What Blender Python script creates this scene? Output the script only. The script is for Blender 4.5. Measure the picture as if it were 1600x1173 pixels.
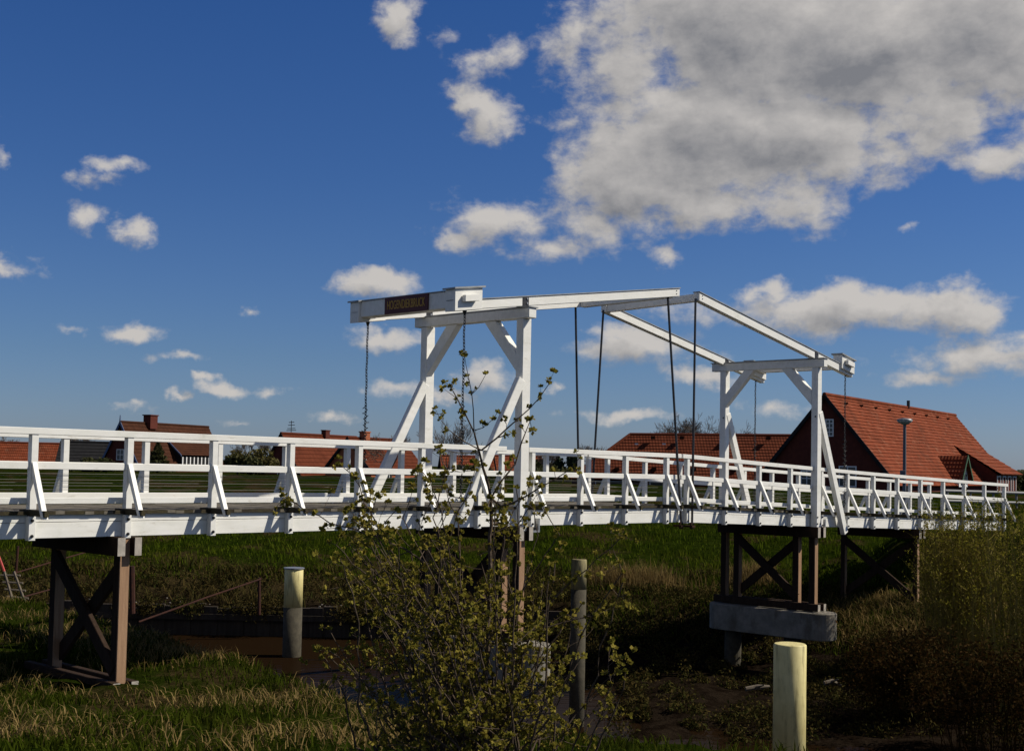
import bpy, math, random
import numpy as np
from mathutils import Vector, Matrix
random.seed(7); rng = np.random.default_rng(7)
R = math.radians
for o in list(bpy.data.objects): bpy.data.objects.remove(o)
S = bpy.context.scene
COL = S.collection

# ------------------------------------------------------------------ camera
F_PX, TH, RO, PPY = 1985.05, 0.0462, 0.0197, 96.48     # focal length in photo pixels, pitch, roll, lens shift
cam_d = bpy.data.cameras.new('camera'); cam = bpy.data.objects.new('camera', cam_d); COL.objects.link(cam)
cam_d.sensor_width = 36.0; cam_d.lens = F_PX/1600*36.0
cam_d.shift_y = (541.5+PPY-586.5)/1600
cam_d.clip_start = 0.1; cam_d.clip_end = 6000
cam.matrix_world = Matrix.Rotation(math.pi/2+TH, 4, 'X') @ Matrix.Rotation(RO, 4, 'Z')
S.camera = cam
S.render.resolution_x = 1024; S.render.resolution_y = 750

_c, _s = math.cos(RO), math.sin(RO)
def ray(x, y):                      # direction (not unit) through a point of the picture
    a = x-800; b = y-541.5-PPY
    u = a*_c+b*_s; v = -a*_s+b*_c
    return Vector((u, F_PX*math.cos(TH)+v*math.sin(TH), F_PX*math.sin(TH)-v*math.cos(TH)))
def at(x, y, Y):                    # the point of that sight line at depth Y
    r = ray(x, y); return r*(Y/r.y)

# ------------------------------------------------------------------ exposure, sun, sky
S.view_settings.view_transform = 'Standard'; S.view_settings.look = 'None'
S.view_settings.gamma = 1; S.view_settings.exposure = 0.08
SUN_TO = Vector((1.48, 0.115, 1.33)).normalized()
SUN_EL = math.asin(SUN_TO.z); SUN_AZ = math.atan2(SUN_TO.x, SUN_TO.y)
sd = bpy.data.lights.new('sun', 'SUN'); sun = bpy.data.objects.new('sun', sd); COL.objects.link(sun)
sd.energy = 5.0; sd.angle = R(0.53); sd.color = (1.0, 0.93, 0.80)
sun.rotation_euler = SUN_TO.to_track_quat('Z', 'Y').to_euler()

W = bpy.data.worlds.new('World'); S.world = W; W.use_nodes = True
nt = W.node_tree; nt.nodes.clear()
def N(t, nodes=None, **kw):
    n = (nodes or nt.nodes).new(t)
    for k, v in kw.items(): setattr(n, k, v)
    return n
def mth(tree, op, a, b=None, c=None, clamp=False):
    n = tree.nodes.new('ShaderNodeMath'); n.operation = op; n.use_clamp = clamp
    for i, v in enumerate((a, b, c)):
        if v is None: continue
        if isinstance(v, (int, float)): n.inputs[i].default_value = v
        else: tree.links.new(v, n.inputs[i])
    return n.outputs[0]
# cloud banks: picture x, y, half width, half height, strength
CLOUDS = [(1150,40,260,150,1.75),(1350,70,300,150,1.8),(1540,40,190,150,1.65),(985,95,130,95,1.05),(1080,210,215,120,1.75),
 (1000,290,165,80,1.5),(1230,215,210,110,1.6),(1440,165,150,80,1.2),(1060,315,160,52,1.15),(930,345,95,45,.8),(765,350,120,42,.9),(700,365,45,28,.8),(870,385,110,30,.75),
 (1240,295,90,60,.75),(1585,110,80,110,1.0),(1400,235,60,50,.55),
 (628,35,36,46,.8),(765,195,55,55,.8),(718,160,32,36,.75),(760,85,60,34,.42),(705,75,40,30,.38),(195,255,52,17,.62),(145,275,40,12,.4),
 (142,338,40,28,.85),(213,357,32,25,.85),(12,420,42,24,.75),(4,250,16,22,.5),(592,442,78,26,1.0),(592,528,68,20,.9),(212,518,48,15,.7),(115,519,28,11,.55),
 (275,560,52,11,.65),(385,482,16,10,.45),(350,608,40,11,.7),(420,615,38,13,.75),(318,592,20,8,.6),(285,625,16,8,.55),(215,637,28,8,.5),(640,612,70,22,.85),(690,622,60,17,.7),
 (745,590,62,27,.8),(1320,485,270,42,1.2),(1180,462,70,30,.9),(1500,480,100,35,1.0),(1000,540,125,36,.85),(960,520,60,22,.7),(1090,585,75,16,.65),(1530,555,140,36,.95),(1460,590,80,15,.6),
 (985,650,95,14,.75),(860,603,16,14,.6),(1050,400,26,18,.45),(1380,280,60,30,.5),(1210,440,22,14,.4),(1560,245,70,30,.55),(1415,345,18,10,.4),(520,648,36,11,.7),(375,660,30,8,.5),(1210,640,60,16,.55),(1400,655,80,14,.3),
 (-250,200,160,60,1.0),(-300,480,140,30,.9),(1900,250,200,90,1.1),(1850,500,200,40,1.0),(700,-330,240,90,1.1),(1300,-300,330,120,1.2),(150,-300,180,60,.9)]
# unseen cloud banks added for neutral fill light: azimuth, elevation, half width, half height in degrees, strength
FILL_BANKS = [(-120,20,22,9,1.4),(-165,30,22,12,1.4),(165,24,24,12,1.4),(130,34,26,14,1.3),(-75,40,16,7,1.1),(-60,12,10,4,1.0),(70,20,16,8,1.0),(20,50,30,9,1.1)]
def azel(x, y):
    r = ray(x, y).normalized(); return math.atan2(r.x, r.y), math.asin(r.z)
g = bpy.data.node_groups.new('cloud_density', 'ShaderNodeTree')
g.interface.new_socket('P', in_out='INPUT', socket_type='NodeSocketVector')
g.interface.new_socket('D', in_out='OUTPUT', socket_type='NodeSocketFloat')
gi = g.nodes.new('NodeGroupInput'); go = g.nodes.new('NodeGroupOutput')
def gnoise(scale, detail, rough, stretch, dist=0.0, off=0.0):
    mp = g.nodes.new('ShaderNodeVectorMath'); mp.operation = 'MULTIPLY_ADD'
    g.links.new(gi.outputs[0], mp.inputs[0]); mp.inputs[1].default_value = (1, stretch, 1); mp.inputs[2].default_value = (off, off*.7, off)
    n = g.nodes.new('ShaderNodeTexNoise'); n.inputs['Scale'].default_value = scale
    n.inputs['Detail'].default_value = detail; n.inputs['Roughness'].default_value = rough; n.inputs['Distortion'].default_value = dist
    g.links.new(mp.outputs[0], n.inputs['Vector']); return n.outputs[0]
nA = gnoise(14, 8, .50, 1.7, .2); nB = gnoise(58, 7, .62, 1.4, .2, 3.1)
# edges of the banks are bent by the same noise
acc = None
warp = g.nodes.new('ShaderNodeTexNoise'); warp.inputs['Scale'].default_value = 26; warp.inputs['Detail'].default_value = 5; warp.inputs['Roughness'].default_value = .6
g.links.new(gi.outputs[0], warp.inputs['Vector'])
wv_ = g.nodes.new('ShaderNodeVectorMath'); wv_.operation = 'MULTIPLY_ADD'; g.links.new(warp.outputs['Color'], wv_.inputs[0]); wv_.inputs[1].default_value = (.050,.030,0)
wo2 = g.nodes.new('ShaderNodeVectorMath'); wo2.operation = 'ADD'; g.links.new(gi.outputs[0], wo2.inputs[0]); wo2.inputs[1].default_value = (-.025,-.015,0); g.links.new(wo2.outputs[0], wv_.inputs[2])
for (x, y, rx, ry, st) in CLOUDS+[(None, b_, 0, 0, 0) for b_ in FILL_BANKS]:
    if x is None: a, e = R(y[0]), R(y[1]); kx, ky = 1/R(y[2]), 1/R(y[3]); st = y[4]
    else: a, e = azel(x, y); kx = F_PX/rx; ky = F_PX/ry
    m = g.nodes.new('ShaderNodeVectorMath'); m.operation = 'MULTIPLY_ADD'
    g.links.new(wv_.outputs[0], m.inputs[0]); m.inputs[1].default_value = (kx, ky, 0); m.inputs[2].default_value = (-a*kx, -e*ky, 0)
    l = g.nodes.new('ShaderNodeVectorMath'); l.operation = 'LENGTH'; g.links.new(m.outputs[0], l.inputs[0])
    v = mth(g, 'MULTIPLY_ADD', l.outputs['Value'], -st, st)
    acc = v if acc is None else mth(g, 'SMOOTH_MAX', acc, v, .12)
acc = mth(g, 'MAXIMUM', acc, -1.2)
q = mth(g, 'MULTIPLY_ADD', nA, 2.1, -1.05)
q2 = mth(g, 'MULTIPLY_ADD', nB, 1.05, -.525)
d = mth(g, 'ADD', mth(g, 'ADD', acc, q), q2)
g.links.new(d, go.inputs[0])

tc = N('ShaderNodeTexCoord'); sx = N('ShaderNodeSeparateXYZ'); nt.links.new(tc.outputs['Generated'], sx.inputs[0])
azn = mth(nt, 'ARCTAN2', sx.outputs[0], sx.outputs[1]); eln = mth(nt, 'ARCSINE', sx.outputs[2])
P = N('ShaderNodeCombineXYZ'); nt.links.new(azn, P.inputs[0]); nt.links.new(eln, P.inputs[1])
def dens(off):
    gn = N('ShaderNodeGroup'); gn.node_tree = g
    if off:
        ad = N('ShaderNodeVectorMath', operation='ADD'); nt.links.new(P.outputs[0], ad.inputs[0]); ad.inputs[1].default_value = off
        nt.links.new(ad.outputs[0], gn.inputs[0])
    else: nt.links.new(P.outputs[0], gn.inputs[0])
    return gn.outputs[0]
d0 = dens(None); d1 = dens((.008, .015, 0))
def mrange(tree, v, a, b, c=0., d_=1., smooth=True):
    n = tree.nodes.new('ShaderNodeMapRange'); n.interpolation_type = 'SMOOTHSTEP' if smooth else 'LINEAR'
    tree.links.new(v, n.inputs[0])
    for i, k in enumerate((a, b, c, d_)): n.inputs[1+i].default_value = k
    return n.outputs[0]
alpha = mth(nt, 'MULTIPLY', mrange(nt, d0, -.06, .70), .97)
lit = mth(nt, 'MULTIPLY_ADD', mth(nt, 'SUBTRACT', d0, d1), .62, .68)
core = mrange(nt, d0, .25, 2.2)
lit = mth(nt, 'SUBTRACT', lit, mth(nt, 'MULTIPLY', core, .62), clamp=True)
sky = N('ShaderNodeTexSky', sky_type='NISHITA', sun_disc=False, sun_elevation=SUN_EL, sun_rotation=SUN_AZ, altitude=0, air_density=1.0, dust_density=.4, ozone_density=2.5)
tint = N('ShaderNodeValToRGB'); er = mrange(nt, eln, 0.0, .55, smooth=False); nt.links.new(er, tint.inputs[0])
SKYT = [(0.0, (.50,.62,1.0)), (.15, (.405,.56,.87)), (.40, (.30,.505,.87)), (.72, (.225,.475,.89)), (1.0, (.22,.36,.62))]
cr = tint.color_ramp
while len(cr.elements) < len(SKYT): cr.elements.new(.5)
for el_, (p_, c_) in zip(cr.elements, SKYT): el_.position = p_; el_.color = (*c_, 1)
mulc = N('ShaderNodeMix', data_type='RGBA', blend_type='MULTIPLY'); mulc.inputs[0].default_value = 1
nt.links.new(sky.outputs[0], mulc.inputs[6]); nt.links.new(tint.outputs[0], mulc.inputs[7])
ccol = N('ShaderNodeMix', data_type='RGBA'); nt.links.new(lit, ccol.inputs[0])
ccol.inputs[6].default_value = (2.6, 2.65, 2.85, 1); ccol.inputs[7].default_value = (7.2, 6.85, 6.5, 1)
mixc = N('ShaderNodeMix', data_type='RGBA'); nt.links.new(alpha, mixc.inputs[0]); nt.links.new(mulc.outputs[2], mixc.inputs[6]); nt.links.new(ccol.outputs[2], mixc.inputs[7])
bg = N('ShaderNodeBackground'); bg.inputs[1].default_value = 0.075; nt.links.new(mixc.outputs[2], bg.inputs[0])
wo = N('ShaderNodeOutputWorld'); nt.links.new(bg.outputs[0], wo.inputs[0])
W.cycles.sampling_method = 'MANUAL'; W.cycles.sample_map_resolution = 512

# ------------------------------------------------------------------ materials
def mat(name, col, rough=.7, col2=None, scale=6., amount=1., bump=0., bscale=40., spec=.3, stretch=(1,1,1), metal=0., island=None, transl=0., detail=6):
    m = bpy.data.materials.new(name); m.use_nodes = True; t = m.node_tree; b = t.nodes['Principled BSDF']
    b.inputs['Roughness'].default_value = rough; b.inputs['Metallic'].default_value = metal
    b.inputs['Specular IOR Level'].default_value = spec
    b.inputs['Base Color'].default_value = (*col, 1)
    out = None
    c = t.nodes.new('ShaderNodeTexCoord'); mp = t.nodes.new('ShaderNodeMapping'); mp.inputs['Scale'].default_value = stretch
    t.links.new(c.outputs['Object'], mp.inputs[0])
    if col2:
        n = t.nodes.new('ShaderNodeTexNoise'); n.inputs['Scale'].default_value = scale; n.inputs['Detail'].default_value = detail; n.inputs['Roughness'].default_value = .62
        t.links.new(mp.outputs[0], n.inputs['Vector'])
        r = mrange(t, n.outputs[0], .5-.22/amount, .5+.22/amount)
        mx = t.nodes.new('ShaderNodeMix'); mx.data_type = 'RGBA'; t.links.new(r, mx.inputs[0])
        mx.inputs[6].default_value = (*col, 1); mx.inputs[7].default_value = (*col2, 1); out = mx.outputs[2]
    if island:
        ge = t.nodes.new('ShaderNodeNewGeometry'); mx = t.nodes.new('ShaderNodeMix'); mx.data_type = 'RGBA'
        t.links.new(ge.outputs['Random Per Island'], mx.inputs[0])
        if out: t.links.new(out, mx.inputs[6])
        else: mx.inputs[6].default_value = (*col, 1)
        mx.inputs[7].default_value = (*island, 1); out = mx.outputs[2]
    if out: t.links.new(out, b.inputs['Base Color'])
    if bump:
        n = t.nodes.new('ShaderNodeTexNoise'); n.inputs['Scale'].default_value = bscale; n.inputs['Detail'].default_value = 5
        t.links.new(mp.outputs[0], n.inputs['Vector'])
        bp = t.nodes.new('ShaderNodeBump'); bp.inputs['Strength'].default_value = bump; bp.inputs['Distance'].default_value = .02
        t.links.new(n.outputs[0], bp.inputs['Height']); t.links.new(bp.outputs[0], b.inputs['Normal'])
    if transl:
        tr = t.nodes.new('ShaderNodeBsdfTranslucent'); ms = t.nodes.new('ShaderNodeMixShader'); ms.inputs[0].default_value = transl
        if out: t.links.new(out, tr.inputs[0])
        else: tr.inputs[0].default_value = (*col, 1)
        t.links.new(b.outputs[0], ms.inputs[1]); t.links.new(tr.outputs[0], ms.inputs[2])
        t.links.new(ms.outputs[0], t.nodes['Material Output'].inputs[0])
    return m
M = {}
M['white'] = mat('white_paint', (.80,.79,.75), .45, (.70,.69,.64), 1.6, .8, .10, 60, .35, (1,6,6))
def weather(m, col, scale, stretch, lo, hi, fac):      # a second layer of dirt over a finished material
    t = m.node_tree; b = t.nodes['Principled BSDF']; src = b.inputs['Base Color'].links[0].from_socket
    c = t.nodes.new('ShaderNodeTexCoord'); mp = t.nodes.new('ShaderNodeMapping'); mp.inputs['Scale'].default_value = stretch; t.links.new(c.outputs['Object'], mp.inputs[0])
    n = t.nodes.new('ShaderNodeTexNoise'); n.inputs['Scale'].default_value = scale; n.inputs['Detail'].default_value = 9; n.inputs['Roughness'].default_value = .7; t.links.new(mp.outputs[0], n.inputs['Vector'])
    mx = t.nodes.new('ShaderNodeMix'); mx.data_type = 'RGBA'; t.links.new(mth(t, 'MULTIPLY', mrange(t, n.outputs[0], lo, hi), fac), mx.inputs[0]); t.links.new(src, mx.inputs[6]); mx.inputs[7].default_value = (*col, 1)
    t.links.new(mx.outputs[2], b.inputs['Base Color'])
weather(M['white'], (.42,.38,.30), 5.0, (.6,6,2.2), .56, .74, .6)
weather(M['white'], (.50,.52,.42), 1.1, (1,3,1), .52, .72, .35)
M['cap'] = mat('weathered_zinc', (.22,.23,.24), .5, (.35,.36,.36), 4)
M['deck'] = mat('deck_planks', (.17,.15,.12), .8, (.10,.085,.06), 5, 1, .3, 50)
M['moss'] = mat('mossy_plank_edge', (.028,.020,.012), .9, (.045,.038,.016), 7, 1.2, .4, 40)
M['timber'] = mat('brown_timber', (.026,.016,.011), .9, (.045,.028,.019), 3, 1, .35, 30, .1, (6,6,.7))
M['pale'] = mat('bleached_lit_side_timber', (.36,.225,.135), .85, (.25,.15,.09), 3, 1, .35, 30, .1, (8,8,.5))  # bleached outer faces; their sunlit-against-shaded contrast is put into the colour
M['timberend'] = mat('grey_timber', (.42,.38,.33), .8, (.30,.27,.23), 9, 1, .2, 40, .2)
M['ladderwood'] = mat('old_ladder_wood', (.17,.14,.10), .9, (.10,.08,.06), 8)
M['steel'] = mat('black_steel', (.012,.012,.014), .45, (.03,.028,.026), 20, 1, 0, 40, .4)
M['galv'] = mat('galvanised_steel', (.34,.35,.36), .45, (.26,.27,.28), 8, 1, 0, 40, .5, (1,1,1), .6)
M['wire'] = mat('rail_wire', (.16,.155,.145), .6)
M['rust'] = mat('rusty_steel', (.05,.016,.009), .95, (.026,.010,.007), 9, 1, .3, 60)
M['redpaint'] = mat('red_paint', (.45,.06,.05), .6, (.33,.05,.04), 9)
M['concrete'] = mat('concrete', (.27,.245,.205), .9, (.17,.155,.125), 3.5, 1, .3, 25, .2)
M['yellow'] = mat('cream_yellow_paint', (.66,.58,.27), .55, (.56,.48,.21), 3, .9, .08, 20)
weather(M['concrete'], (.10,.085,.06), 1.4, (1.2,1.2,.5), .46, .66, .8)
weather(M['yellow'], (.16,.13,.05), 2.2, (5,5,.6), .47, .70, .7)
M['pile'] = mat('weathered_pile', (.038,.033,.022), .9, (.07,.06,.04), 6, 1, .3, 30)
M['signbrown'] = mat('sign_board', (.075,.016,.014), .5, (.09,.022,.017), 5)
M['signtext'] = mat('sign_lettering', (.50,.30,.06), .5)
def tile_mat(name, c1, c2):
    m = bpy.data.materials.new(name); m.use_nodes = True; t = m.node_tree; b = t.nodes['Principled BSDF']
    b.inputs['Roughness'].default_value = .85; b.inputs['Specular IOR Level'].default_value = .04
    uv = t.nodes.new('ShaderNodeUVMap'); sp = t.nodes.new('ShaderNodeSeparateXYZ'); t.links.new(uv.outputs[0], sp.inputs[0])
    fu = mth(t, 'FLOOR', mth(t, 'MULTIPLY', sp.outputs[0], 4.4)); fv = mth(t, 'FLOOR', sp.outputs[1])
    cx = t.nodes.new('ShaderNodeCombineXYZ'); t.links.new(fu, cx.inputs[0]); t.links.new(fv, cx.inputs[1])
    wn = t.nodes.new('ShaderNodeTexWhiteNoise'); wn.noise_dimensions = '2D'; t.links.new(cx.outputs[0], wn.inputs['Vector'])
    c = t.nodes.new('ShaderNodeTexCoord'); n = t.nodes.new('ShaderNodeTexNoise'); n.inputs['Scale'].default_value = .55; n.inputs['Detail'].default_value = 7; n.inputs['Roughness'].default_value = .65
    t.links.new(c.outputs['Object'], n.inputs['Vector'])
    f = mth(t, 'ADD', mth(t, 'MULTIPLY', wn.outputs[0], .5), mrange(t, n.outputs[0], .3, .7, 0, .5))
    mx = t.nodes.new('ShaderNodeMix'); mx.data_type = 'RGBA'; t.links.new(f, mx.inputs[0]); mx.inputs[6].default_value = (*c1, 1); mx.inputs[7].default_value = (*c2, 1)
    t.links.new(mx.outputs[2], b.inputs['Base Color'])
    fr = mth(t, 'FRACT', mth(t, 'MULTIPLY', sp.outputs[0], 4.4)); h = mth(t, 'SINE', mth(t, 'MULTIPLY', fr, 6.2832))
    bp = t.nodes.new('ShaderNodeBump'); bp.inputs['Strength'].default_value = .35; bp.inputs['Distance'].default_value = .03
    t.links.new(h, bp.inputs['Height']); t.links.new(bp.outputs[0], b.inputs['Normal'])
    return m
M['tile'] = tile_mat('red_roof_tile', (.225,.058,.027), (.13,.032,.014))
M['tile2'] = tile_mat('brown_roof_tile', (.070,.028,.016), (.040,.017,.010))
M['tile3'] = tile_mat('dark_red_roof_tile', (.125,.034,.017), (.075,.020,.010))
weather(M['tile'], (.30,.16,.10), 1.7, (1,1,1), .52, .70, .45); weather(M['tile'], (.07,.03,.018), .5, (1,1,1), .50, .68, .5)
M['slate'] = mat('slate', (.014,.014,.015), .8, (.022,.022,.023), 2, spec=.1)
M['brick'] = mat('red_brick', (.11,.030,.020), .9, (.08,.022,.016), 4, 1, .3, 20, .15)
M['brick2'] = mat('orange_brick', (.36,.12,.055), .9, (.28,.09,.045), 3, 1, .3, 20, .15)
M['frame'] = mat('window_frame_white', (.74,.74,.72), .5)
M['green'] = mat('green_paint', (.05,.10,.05), .6)
M['bluegrey'] = mat('blue_board', (.08,.12,.22), .6)
M['pane'] = mat('window_pane', (.03,.04,.05), .08, spec=.6)
M['bark'] = mat('dark_bark', (.050,.036,.026), .9, (.11,.08,.055), 14, 1, .3, 60, .15)
M['barkfar'] = mat('bare_twig_bark', (.13,.105,.085), .9, (.09,.072,.06), 3, spec=.05)
M['bud'] = mat('bursting_buds', (.15,.145,.02), .75, island=(.30,.235,.045), transl=.35, spec=.05)
M['willow'] = mat('willow_twig', (.26,.20,.05), .85, island=(.12,.095,.025), spec=.05)
M['catkin'] = mat('young_leaf', (.25,.21,.025), .85, island=(.10,.10,.012), transl=.3, spec=.03)
M['bramble'] = mat('bramble_leaf', (.016,.015,.004), .9, island=(.050,.024,.007), transl=.2, spec=.02)
M['grass'] = mat('grass_blade', (.020,.034,.002), .9, (.046,.046,.006), .5, 1, island=(.040,.056,.004), transl=.3, spec=.02)
M['dikegrass'] = mat('dike_grass_blade', (.026,.052,.002), .9, (.075,.072,.009), .35, 1.2, island=(.058,.082,.004), transl=.3, spec=.02)
M['straw'] = mat('dry_grass', (.27,.19,.075), .9, island=(.13,.085,.03), transl=.25, spec=.02)
M['reed'] = mat('dead_brush', (.036,.030,.011), .85, (.026,.036,.008), .45, 1, island=(.060,.042,.014), transl=.15, spec=.0)
M['hedge'] = mat('hedge_leaf', (.035,.045,.014), .8, island=(.065,.06,.02), transl=.2, spec=.15)
M['conifer'] = mat('conifer_needle', (.018,.03,.014), .8, island=(.03,.045,.018), spec=.15)
M['haze'] = mat('yellow_bush_leaf', (.11,.10,.025), .8, island=(.07,.055,.02), transl=.25, spec=.15)
M['mudwood'] = mat('dark_sheet_piling', (.03,.023,.017), .85, (.05,.04,.03), 1.5, 1, .3, 10, .15, (6,6,.5))
M['lampgrey'] = mat('lamp_post_paint', (.10,.11,.13), .5)
M['roadrail'] = mat('grey_road_rail', (.16,.16,.165), .6)
M['lampshade'] = mat('lamp_head_translucent', (.40,.42,.40), .5)

# ground: grass, mud and dead litter by height and noise
def ground_mat():
    m = bpy.data.materials.new('bank_ground'); m.use_nodes = True; t = m.node_tree; b = t.nodes['Principled BSDF']
    b.inputs['Roughness'].default_value = .95; b.inputs['Specular IOR Level'].default_value = .0
    c = t.nodes.new('ShaderNodeTexCoord'); s = t.nodes.new('ShaderNodeSeparateXYZ'); t.links.new(c.outputs['Object'], s.inputs[0])
    def nz(sc, de=6):
        n = t.nodes.new('ShaderNodeTexNoise'); n.inputs['Scale'].default_value = sc; n.inputs['Detail'].default_value = de; n.inputs['Roughness'].default_value = .65
        t.links.new(c.outputs['Object'], n.inputs['Vector']); return n.outputs[0]
    def mix(f, a, b_):
        x = t.nodes.new('ShaderNodeMix'); x.data_type = 'RGBA'
        t.links.new(f, x.inputs[0])
        for i, v in ((6, a), (7, b_)):
            if isinstance(v, tuple): x.inputs[i].default_value = (*v, 1)
            else: t.links.new(v, x.inputs[i])
        return x.outputs[2]
    n1, n2, n3 = nz(.35), nz(2.2), nz(9)
    grass = mix(mrange(t, n2, .35, .65), (.008,.015,.001), (.016,.023,.003))
    litter = mix(mrange(t, n3, .35, .65), (.020,.014,.006), (.042,.031,.013))
    mud = mix(mrange(t, n2, .35, .65), (.007,.0045,.003), (.017,.012,.008))
    gl = mix(mrange(t, n1, .50, .62), grass, litter)
    hz = mth(t, 'ADD', s.outputs[2], mth(t, 'MULTIPLY_ADD', n2, 1.0, -.5))
    # low banks are litter and mud, high ground grass
    lowmix = mix(mrange(t, hz, -4.6, -4.15), mud, litter)
    fin = mix(mrange(t, hz, -4.05, -3.55), lowmix, gl)
    t.links.new(fin, b.inputs['Base Color'])
    bp = t.nodes.new('ShaderNodeBump'); bp.inputs['Strength'].default_value = .8; bp.inputs['Distance'].default_value = .12
    t.links.new(nz(7, 8), bp.inputs['Height']); t.links.new(bp.outputs[0], b.inputs['Normal'])
    return m
M['ground'] = ground_mat()
def water_mat():
    m = bpy.data.materials.new('brown_river_water'); m.use_nodes = True; t = m.node_tree; b = t.nodes['Principled BSDF']
    b.inputs['Base Color'].default_value = (.012,.0065,.003,1); b.inputs['Roughness'].default_value = .6; b.inputs['Specular IOR Level'].default_value = 0
    gl = t.nodes.new('ShaderNodeBsdfGlossy'); gl.inputs['Roughness'].default_value = .07; ms = t.nodes.new('ShaderNodeMixShader'); ms.inputs[0].default_value = .05
    t.links.new(b.outputs[0], ms.inputs[1]); t.links.new(gl.outputs[0], ms.inputs[2]); t.links.new(ms.outputs[0], t.nodes['Material Output'].inputs[0])
    c = t.nodes.new('ShaderNodeTexCoord'); mp = t.nodes.new('ShaderNodeMapping'); mp.inputs['Scale'].default_value = (1, 2.2, 1); t.links.new(c.outputs['Object'], mp.inputs[0])
    n = t.nodes.new('ShaderNodeTexNoise'); n.inputs['Scale'].default_value = 2.2; n.inputs['Detail'].default_value = 4; t.links.new(mp.outputs[0], n.inputs['Vector'])
    bp = t.nodes.new('ShaderNodeBump'); bp.inputs['Strength'].default_value = .25; bp.inputs['Distance'].default_value = .03
    t.links.new(n.outputs[0], bp.inputs['Height']); t.links.new(bp.outputs[0], gl.inputs['Normal'])
    return m
M['water'] = water_mat()

# ------------------------------------------------------------------ mesh helpers
class MB:
    def __init__(s): s.v = []; s.f = []; s.uv = {}
    def hexa(s, p):                              # 8 points: bottom 4 (ccw), top 4
        k = len(s.v); s.v += [tuple(q) for q in p]
        for a in ((0,3,2,1),(4,5,6,7),(0,1,5,4),(1,2,6,5),(2,3,7,6),(3,0,4,7)): s.f.append(tuple(k+i for i in a))
    def box(s, x0, x1, y0, y1, z0, z1):
        s.hexa([(x0,y0,z0),(x1,y0,z0),(x1,y1,z0),(x0,y1,z0),(x0,y0,z1),(x1,y0,z1),(x1,y1,z1),(x0,y1,z1)])
    def beam(s, a, b, wv, hv):                   # bar from a to b, full-width vectors wv, hv
        a, b, wv, hv = Vector(a), Vector(b), Vector(wv)/2, Vector(hv)/2
        s.hexa([a-wv-hv, a+wv-hv, b+wv-hv, b-wv-hv, a-wv+hv, a+wv+hv, b+wv+hv, b-wv+hv])
    def quad(s, *p):
        k = len(s.v); s.v += [tuple(q) for q in p]; s.f.append(tuple(range(k, k+len(p))))
    def tube(s, pts, rad, n=6, cap=True):
        pts = [Vector(p) for p in pts]
        if not hasattr(rad, '__len__'): rad = [rad]*len(pts)
        k0 = len(s.v); L = len(pts)
        for i, p in enumerate(pts):
            d = (pts[min(i+1, L-1)]-pts[max(i-1, 0)])
            if d.length < 1e-9: d = Vector((0,0,1))
            d.normalize(); u = d.orthogonal().normalized() if abs(d.z) > .95 else d.cross(Vector((0,0,1))).normalized(); w = d.cross(u)
            for j in range(n):
                a = 2*math.pi*j/n; s.v.append(tuple(p+(u*math.cos(a)+w*math.sin(a))*rad[i]))
        for i in range(L-1):
            for j in range(n):
                s.f.append((k0+i*n+j, k0+i*n+(j+1) % n, k0+(i+1)*n+(j+1) % n, k0+(i+1)*n+j))
        if cap:
            s.f.append(tuple(k0+j for j in range(n))[::-1]); s.f.append(tuple(k0+(L-1)*n+j for j in range(n)))
    def lathe(s, c, prof, n=32):                 # (radius, z) profile round a vertical axis
        k0 = len(s.v); c = Vector(c)
        for r_, z in prof:
            for j in range(n):
                a = 2*math.pi*j/n; s.v.append((c.x+r_*math.cos(a), c.y+r_*math.sin(a), c.z+z))
        for i in range(len(prof)-1):
            for j in range(n): s.f.append((k0+i*n+j, k0+i*n+(j+1) % n, k0+(i+1)*n+(j+1) % n, k0+(i+1)*n+j))
        s.f.append(tuple(k0+j for j in range(n))[::-1]); k = k0+(len(prof)-1)*n; s.f.append(tuple(k+j for j in range(n)))
    def build(s, name, m, parent=None, smooth=False, loc=None, bevel=0):
        me = bpy.data.meshes.new(name); me.from_pydata(s.v, [], s.f); me.update()
        if smooth: me.polygons.foreach_set('use_smooth', [True]*len(me.polygons))
        if s.uv:
            ul = me.uv_layers.new(name='UVMap')
            for fi, co in s.uv.items():
                for k, li in enumerate(me.polygons[fi].loop_indices): ul.data[li].uv = co[k]
        me.materials.append(M[m] if isinstance(m, str) else m)
        o = bpy.data.objects.new(name, me); COL.objects.link(o)
        if parent: o.parent = parent
        if loc: o.location = loc
        if bevel:
            b = o.modifiers.new('bevel', 'BEVEL'); b.width = bevel; b.segments = 1; b.limit_method = 'ANGLE'
        return o
def tag(o, label=None, cat=None, group=None, kind=None):
    if label: o['label'] = label
    if cat: o['category'] = cat
    if group: o['group'] = group
    if kind: o['kind'] = kind
    return o
def empty(name, loc=(0,0,0), rz=0, label=None, cat=None, group=None):
    o = bpy.data.objects.new(name, None); COL.objects.link(o); o.location = loc; o.rotation_euler = (0,0,rz); o.empty_display_size = .3
    return tag(o, label, cat, group)
def dup(o, parent, loc, kids=True):
    c = o.copy(); COL.objects.link(c); c.parent = parent; c.location = loc
    for ch in o.children:
        d_ = ch.copy(); COL.objects.link(d_); d_.parent = c
    return c
def soup(name, V, Fn, m, parent=None):           # numpy triangle/quad soup
    me = bpy.data.meshes.new(name); nf, k = Fn.shape
    me.vertices.add(len(V)); me.vertices.foreach_set('co', V.astype(np.float32).ravel())
    me.loops.add(nf*k); me.loops.foreach_set('vertex_index', Fn.astype(np.int32).ravel())
    me.polygons.add(nf); me.polygons.foreach_set('loop_start', (np.arange(nf)*k).astype(np.int32))
    me.update(calc_edges=True); me.validate()
    me.materials.append(M[m]); o = bpy.data.objects.new(name, me); COL.objects.link(o)
    if parent: o.parent = parent
    return o

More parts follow.
